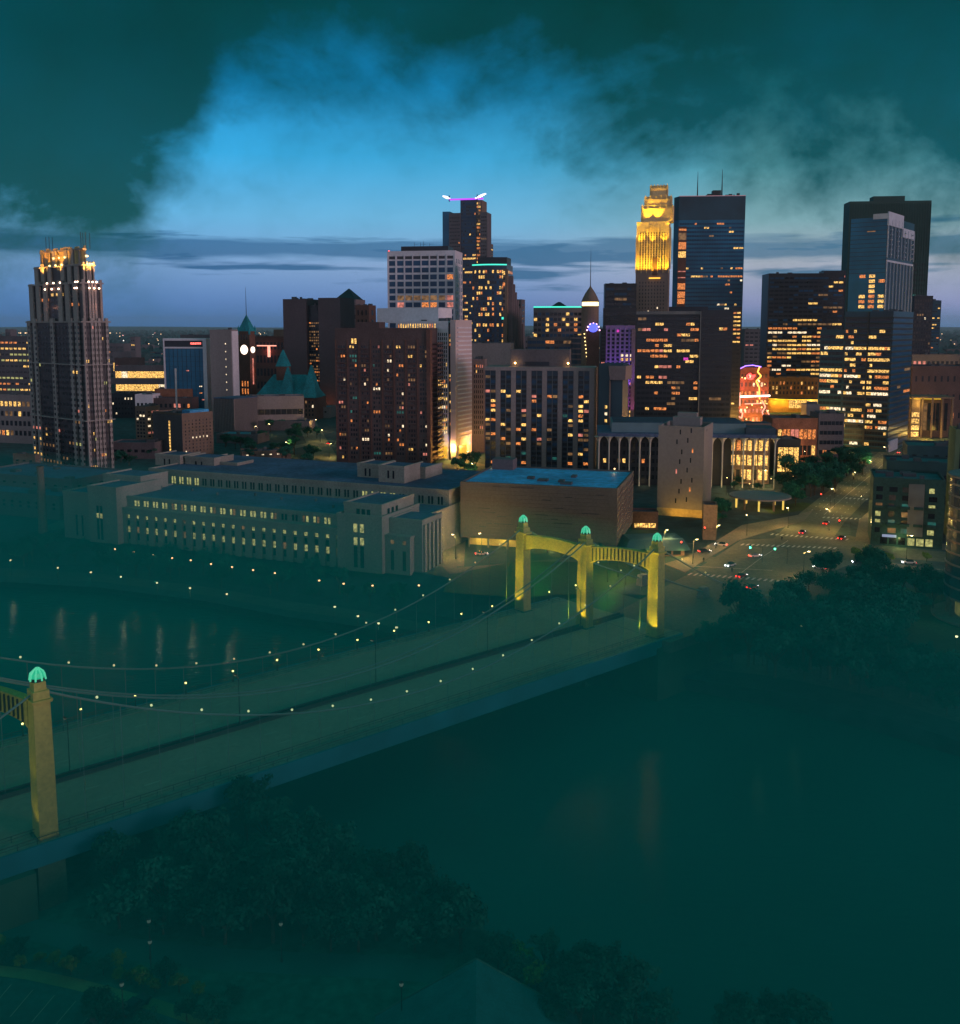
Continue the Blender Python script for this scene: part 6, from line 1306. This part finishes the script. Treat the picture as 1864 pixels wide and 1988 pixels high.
# ------------------------------------------------------------------ trees
def foliage(name, col):
    m, t, o = newmat(name); L = t.links.new; p = t.nodes.new('ShaderNodeBsdfPrincipled'); L(p.outputs[0], o.inputs[0]); p.inputs['Roughness'].default_value = .9; p.inputs['Specular IOR Level'].default_value = .1
    g = t.nodes.new('ShaderNodeNewGeometry'); n = t.nodes.new('ShaderNodeTexNoise'); n.inputs['Scale'].default_value = .35; L(g.outputs['Position'], n.inputs['Vector']); oi = t.nodes.new('ShaderNodeObjectInfo')
    ad = t.nodes.new('ShaderNodeMath'); ad.operation = 'MULTIPLY_ADD'; L(oi.outputs['Random'], ad.inputs[0]); ad.inputs[1].default_value = .35; L(n.outputs['Fac'], ad.inputs[2])
    r = t.nodes.new('ShaderNodeValToRGB'); r.color_ramp.elements[0].position = .4; r.color_ramp.elements[1].position = .95
    r.color_ramp.elements[0].color = tuple(c*.5 for c in col)+(1,); r.color_ramp.elements[1].color = tuple(c*1.7 for c in col)+(1,); L(ad.outputs[0], r.inputs[0]); L(r.outputs[0], p.inputs['Base Color']); MATS[name] = m; return m
M_leaf = foliage('leaves', (.012, .085, .060)); M_leaf2 = foliage('pale_leaves', (.10, .16, .03)); M_bark = mat('bark', (.05, .045, .035), .95, var=.3, scale=1)  # dark leaves have the teal veil tinted into their colour
def tree(seed, h, r, nl, ls, leafm, name='tree'):
    rnd = random.Random(seed); rt = empty(name, (0, 0, -500), 'tree', 'tree'); m = MB(); th_ = h*.42
    m.bar((0, 0, -.3), (rnd.uniform(-.2, .2), rnd.uniform(-.2, .2), th_), h*.035, 7, h*.022); cl = []
    for k in range(8):
        a = k*2.4+rnd.uniform(-.4, .4); e = Vector((math.cos(a)*r*rnd.uniform(.45, .8), math.sin(a)*r*rnd.uniform(.45, .8), h*rnd.uniform(.5, .86))); s_ = Vector((0, 0, th_*rnd.uniform(.6, 1))); m.bar(s_, e, h*.015, 5, h*.005); cl.append((e, r*rnd.uniform(.34, .55)))
        for _ in range(2): e2 = e+Vector((rnd.uniform(-1, 1), rnd.uniform(-1, 1), rnd.uniform(-.3, .8)))*r*.42; m.bar(e, e2, h*.006, 4, h*.002); cl.append((e2, r*rnd.uniform(.2, .36)))
    cl.append((Vector((0, 0, h*.84)), r*.5)); tk = m.build('trunk', M_bark, rt); f = MB(); tot = sum(c[1]**2 for c in cl)
    for c, cr_ in cl:
        for _ in range(int(nl*cr_**2/tot)):
            d = Vector((rnd.gauss(0, 1), rnd.gauss(0, 1), rnd.gauss(0, .8))).normalized(); p_ = c+d*cr_*rnd.uniform(.55, 1.08)*(1 if d.z > -.4 else .7)
            nrm = (d+Vector((rnd.uniform(-.7, .7), rnd.uniform(-.7, .7), rnd.uniform(-.3, .7)))).normalized(); a = nrm.orthogonal().normalized(); b_ = nrm.cross(a); ang = rnd.uniform(0, 6.28); a, b_ = a*math.cos(ang)+b_*math.sin(ang), b_*math.cos(ang)-a*math.sin(ang); s_ = ls*rnd.uniform(.6, 1.3)
            f.poly([p_-a*s_-b_*s_*.5, p_+a*s_*.1-b_*s_*.75, p_+a*s_, p_+a*s_*.1+b_*s_*.7])
    cr2 = f.build('crown', leafm, rt); kids(rt, tk, cr2); return rt
protos = [tree(1, 9, 4.2, 1500, .36, M_leaf), tree(2, 11, 4.8, 1700, .40, M_leaf), tree(3, 8, 4.6, 1500, .36, M_leaf), tree(4, 7, 3.2, 1100, .34, M_leaf2, 'pale_tree'), tree(5, 12, 4.0, 1500, .38, M_leaf)]
tu = {}
def plant(i, v, s, label, group):
    p_ = protos[i]
    if i not in tu: tu[i] = 1; o = p_; o.location = v; o.scale = (s, s, s); o.rotation_euler = (0, 0, random.uniform(0, 6.28))
    else: o = dup(p_, v, random.uniform(0, 6.28), None, (s, s, s*random.uniform(.85, 1.15)))
    o['label'] = label; o['group'] = group; return o
def wood(poly, z, n, s0, s1, label, group, kinds=(0, 1, 2, 4), mind=3.5, zf=None):
    pts = []; tries = 0; xs = [p_[0] for p_ in poly]; ys = [p_[1] for p_ in poly]
    def inside(x, y):
        c = False; j = len(poly)-1
        for i in range(len(poly)):
            if ((poly[i][1] > y) != (poly[j][1] > y)) and (x < (poly[j][0]-poly[i][0])*(y-poly[i][1])/(poly[j][1]-poly[i][1])+poly[i][0]): c = not c
            j = i
        return c
    while len(pts) < n and tries < n*60:
        tries += 1; x, y = random.uniform(min(xs), max(xs)), random.uniform(min(ys), max(ys))
        if not inside(x, y): continue
        v = G(x, y, z)
        lt_ = (v-R0).dot(LT); ta_ = (v-R0).dot(bd)
        if -5.5 < lt_ < Wd+5 and ta_ < span+30: continue
        if any((v-q).length < mind for q in pts): continue
        pts.append(v); w_ = Vector(v)
        if zf: w_.z = zf(x, y)
        plant(random.choice(kinds), w_, random.uniform(s0, s1), label, group)
random.seed(12)
wood([(1515, 945), (1600, 915), (1690, 895), (1700, 905), (1650, 955), (1600, 990), (1540, 990), (1500, 975)], 14, 32, .95, 1.3, 'dark leafy tree in the grove between the arcade and the avenue', 'trees between the arcade and the avenue')
wood([(1545, 1150), (1600, 1110), (1700, 1105), (1740, 1180), (1750, 1260), (1700, 1330), (1560, 1330), (1440, 1300), (1400, 1260), (1500, 1210)], 14, 40, .8, 1.3, 'dark bushy tree in the park right of the bridge head', 'trees in the park right of the bridge head', mind=5)
wood([(1340, 1262), (1500, 1262), (1720, 1300), (1864, 1350), (1864, 1400), (1600, 1330), (1350, 1290)], 8, 34, .6, 1.0, 'dark tree on the steep bank right of the bridge', 'trees on the steep bank right of the bridge', mind=5)
wood([(1720, 1120), (1840, 1130), (1830, 1190), (1760, 1200)], 14, 9, .6, .9, 'dark small tree in front of the curved glass tower', 'small trees before the curved glass tower', mind=5)
wood([(1660, 1075), (1820, 1090), (1820, 1105), (1660, 1090)], 14, 6, .4, .6, 'small street tree along the side road at the right', 'street trees along the right side road', (3, 2))
wood([(0, 1100), (200, 1112), (400, 1135), (600, 1160), (780, 1185), (820, 1150), (700, 1128), (400, 1088), (160, 1056), (0, 1060)], 8, 64, .5, .85, 'dark shrubby tree on the slope below the post office', 'trees on the slope below the post office', mind=4, zf=lambda x, y: 7)
wood([(1370, 1010), (1400, 990), (1420, 1010), (1400, 1040)], 14, 5, .6, .9, 'dark tree beside the slatted kiosk', 'trees beside the slatted kiosk', mind=3)
wood([(1170, 915), (1280, 925), (1275, 940), (1170, 935)], 14, 7, .5, .8, 'dark tree under the arcade front', 'trees under the arcade front', mind=3)
wood([(1380, 925), (1500, 930), (1500, 955), (1380, 950)], 14, 6, .4, .6, 'small clipped tree on the plaza by the shelter', 'small trees on the plaza', mind=3)
wood([(880, 900), (935, 915), (930, 940), (885, 925)], 14, 5, .7, .9, 'dark tree at the foot of the white tower', 'trees at the foot of the white tower', mind=3)
wood([(430, 840), (600, 830), (640, 880), (600, 905), (480, 895), (430, 870)], 14, 26, .7, 1.0, 'dark tree in the low streets between hotel and apartments', 'trees between hotel and brown apartments', mind=5)
wood([(220, 900), (290, 880), (300, 890), (230, 912)], 14, 5, .7, .9, 'dark tree right of the stepped tower base', 'trees beside the stepped tower base', mind=4)
wood([(1240, 1075), (1290, 1090), (1220, 1110), (1000, 1092), (1000, 1086)], 14, 5, .4, .6, 'small tree on the lawn behind the bridge portal', 'small trees behind the bridge portal', mind=5)
wood([(210, 1640), (330, 1590), (480, 1600), (640, 1700), (880, 1790), (900, 1850), (700, 1850), (420, 1840), (230, 1810), (170, 1720)], 5, 62, .55, 1.0, 'dark leafy tree in the island wood right of the near pylon', 'trees in the island wood', mind=3.6)
wood([(600, 1700), (740, 1760), (730, 1800), (620, 1780)], 5, 6, .6, .8, 'olive green tree on the river edge of the island wood', 'olive trees on the island edge', (3,), mind=3)
wood([(960, 1880), (1100, 1890), (1240, 1960), (1290, 1995), (1100, 2010)], 5, 26, .45, .75, 'dark tree behind the gabled roof at the bottom', 'trees behind the gabled roof', (0, 2, 3, 4), mind=2.6)
wood([(1400, 1985), (1560, 1985), (1600, 2030), (1400, 2030)], 5, 7, .4, .6, 'dark tree top at the bottom right of the frame', 'tree tops at the bottom right', (0, 2), mind=2.6)
wood([(-20, 1840), (150, 1865), (330, 1905), (480, 1945), (300, 1930), (100, 1890), (-20, 1870)], 5, 22, .25, .4, 'low olive shrub on the verge above the parking lot', 'shrubs above the parking lot', (3, 3, 2), mind=1.6)
wood([(130, 1980), (180, 1960), (420, 1985), (400, 2010), (130, 2010)], 5, 5, .35, .5, 'dark tree inside the lower left parking lot', 'trees inside the parking lot', (0, 2), mind=3)
for i in range(5):
    if i not in tu: plant(i, G(-60+i*5, 1760, 5), .6, 'dark tree at the far left of the island', 'trees at the left of the island')
# gabled roof at the bottom
ga = G(925, 1905, 10); rt = empty('gabled_house', (ga.x, ga.y, 5), 'house with a dark teal gabled roof at the bottom edge', 'house'); 
m = MB(); w_, dpt, e_, rg = 15, 22, 5, 0
dpt = -22; apex = P(925, 1862, ga.y); H = apex.z-5; m.box(-w_*.72, w_*.72, -.4, dpt, -.5, H-w_*.52); m.build('wall', mat('night_siding', (.012, .10, .09), .9), rt)
m = MB(); sl = .60
for s_ in (-1, 1):
    a = [(0, 0, H), (0, dpt, H), (s_*w_, dpt, H-w_*sl), (s_*w_, 0, H-w_*sl)]; m.poly(a if s_ > 0 else a[::-1]); m.poly([(x, y, z-.4) for x, y, z in (a[::-1] if s_ > 0 else a)])
    m.poly([(0, 0, H), (s_*w_, 0, H-w_*sl), (s_*w_, 0, H-w_*sl-.4), (0, 0, H-.4)]); m.poly([(s_*w_, 0, H-w_*sl), (s_*w_, dpt, H-w_*sl), (s_*w_, dpt, H-w_*sl-.4), (s_*w_, 0, H-w_*sl-.4)])
m.poly([(-w_*.95, dpt+.1, H-w_*sl*.95-.2), (w_*.95, dpt+.1, H-w_*sl*.95-.2), (0, dpt+.1, H-.25)]); m.build('roof', mat('teal_shingle', (.008, .13, .14), .8, var=.2, scale=.4, scale2=3), rt)
m = MB()
for s_ in (-1, 1): m.bar((0, 0, H+.05), (s_*w_, 0, H-w_*sl+.05), .14, 5)
m.build('verge_trim', mat('verge_trim', (.03, .12, .10), .8), rt)
# pavilion near the pylon foot (left edge)
v = G(20, 1690, 5); rt = empty('bridge_foot_kiosk', v, 'small pale hipped roof kiosk at the left edge under the near pylon', 'kiosk')
m = MB(); m.box(-3.5, 3.5, -2.5, 2.5, -.3, 3.4); m.build('wall', M_tan, rt); m = MB(); hip(m, -4.4, 4.4, -3.2, 3.2, 3.4, 2.2, .5); m.build('roof', mat('olive_roof', (.06, .10, .04), .9), rt)
# abutment under near portal, stone colour lifted towards the teal veil
ab = MB(); c0 = p_near[2]-bd*3; q = [c0-LT*4.5, c0+LT*(Wd+5), c0+LT*(Wd+5)-bd*30, c0-LT*4.5-bd*30]
ab.loft([(v.x-O.x, v.y-O.y) for v in q], 4, [(v.x-O.x, v.y-O.y) for v in q], DZ-3.3); ab.build('abutment', mat('abutment_stone', (.03, .09, .06), .9, var=.2, scale=.2), br)
pi = MB(); c0 = p_far[2]+bd*6; q = [c0-LT*3.5-bd*9, c0+LT*(Wd+3)-bd*9, c0+LT*(Wd+3)+bd*24, c0-LT*3.5+bd*24]; pi.loft([(v.x-O.x, v.y-O.y) for v in q], -1, [(v.x-O.x, v.y-O.y) for v in q], DZ-1.7); pi.build('abutment', MATS['abutment_stone'], br)
# flag mast on the plaza
v = G(1465, 962, 14); rt = empty('flag_mast', v, 'tall thin dark mast standing on the plaza before the arcade', 'mast'); m = MB(); m.cyl(0, 0, 0, .6, .5, .4, 8); m.cyl(0, 0, .6, P(1465, 865, v.y).z-14, .18, .09, 6); m.build('pole', M_darkst, rt)
v = G(343, 800, 14); v = Vector((P(343, 787, 700).x, 700, 14)); rt = empty('light_mast', v, 'tall white mast in front of the framed glass block', 'mast'); m = MB(); m.cyl(0, 0, 0, P(343, 715, 700).z-14, .5, .7, 8); m.build('pole', M_white, rt)
# ------------------------------------------------------------------ haze
def air(name, col, dens, label):
    m, t, o = newmat(name); pv = t.nodes.new('ShaderNodeVolumePrincipled'); t.links.new(pv.outputs[0], o.inputs['Volume'])
    pv.inputs['Color'].default_value = col; pv.inputs['Density'].default_value = dens; pv.inputs['Anisotropy'].default_value = .1
    return m
hb_ = MB(); hb_.box(-23000, 23000, -800, 26500, -3, 330); tag(hb_.build('haze', air('evening_haze', (.70, .88, 1, 1), 2.6e-5, '')), 'thin blue evening haze over the whole city', 'haze', None, 'stuff')
# added volume that lays a teal veil over the water, island and bridge
mp_ = [(-900, 620), (-175, 400), (-30, 315), (0, 288), (40, 252), (110, 226), (400, 150), (400, -400), (-900, -400)]
mm = MB(); mm.loft(list(reversed(mp_)), -2, list(reversed(mp_)), 47)
tag(mm.build('teal_veil', air('teal_veil', (.003, .56, .53, 1), .0050, '')), 'added dark teal veil volume low over the river valley and the bridge', 'added veil', None, 'stuff')
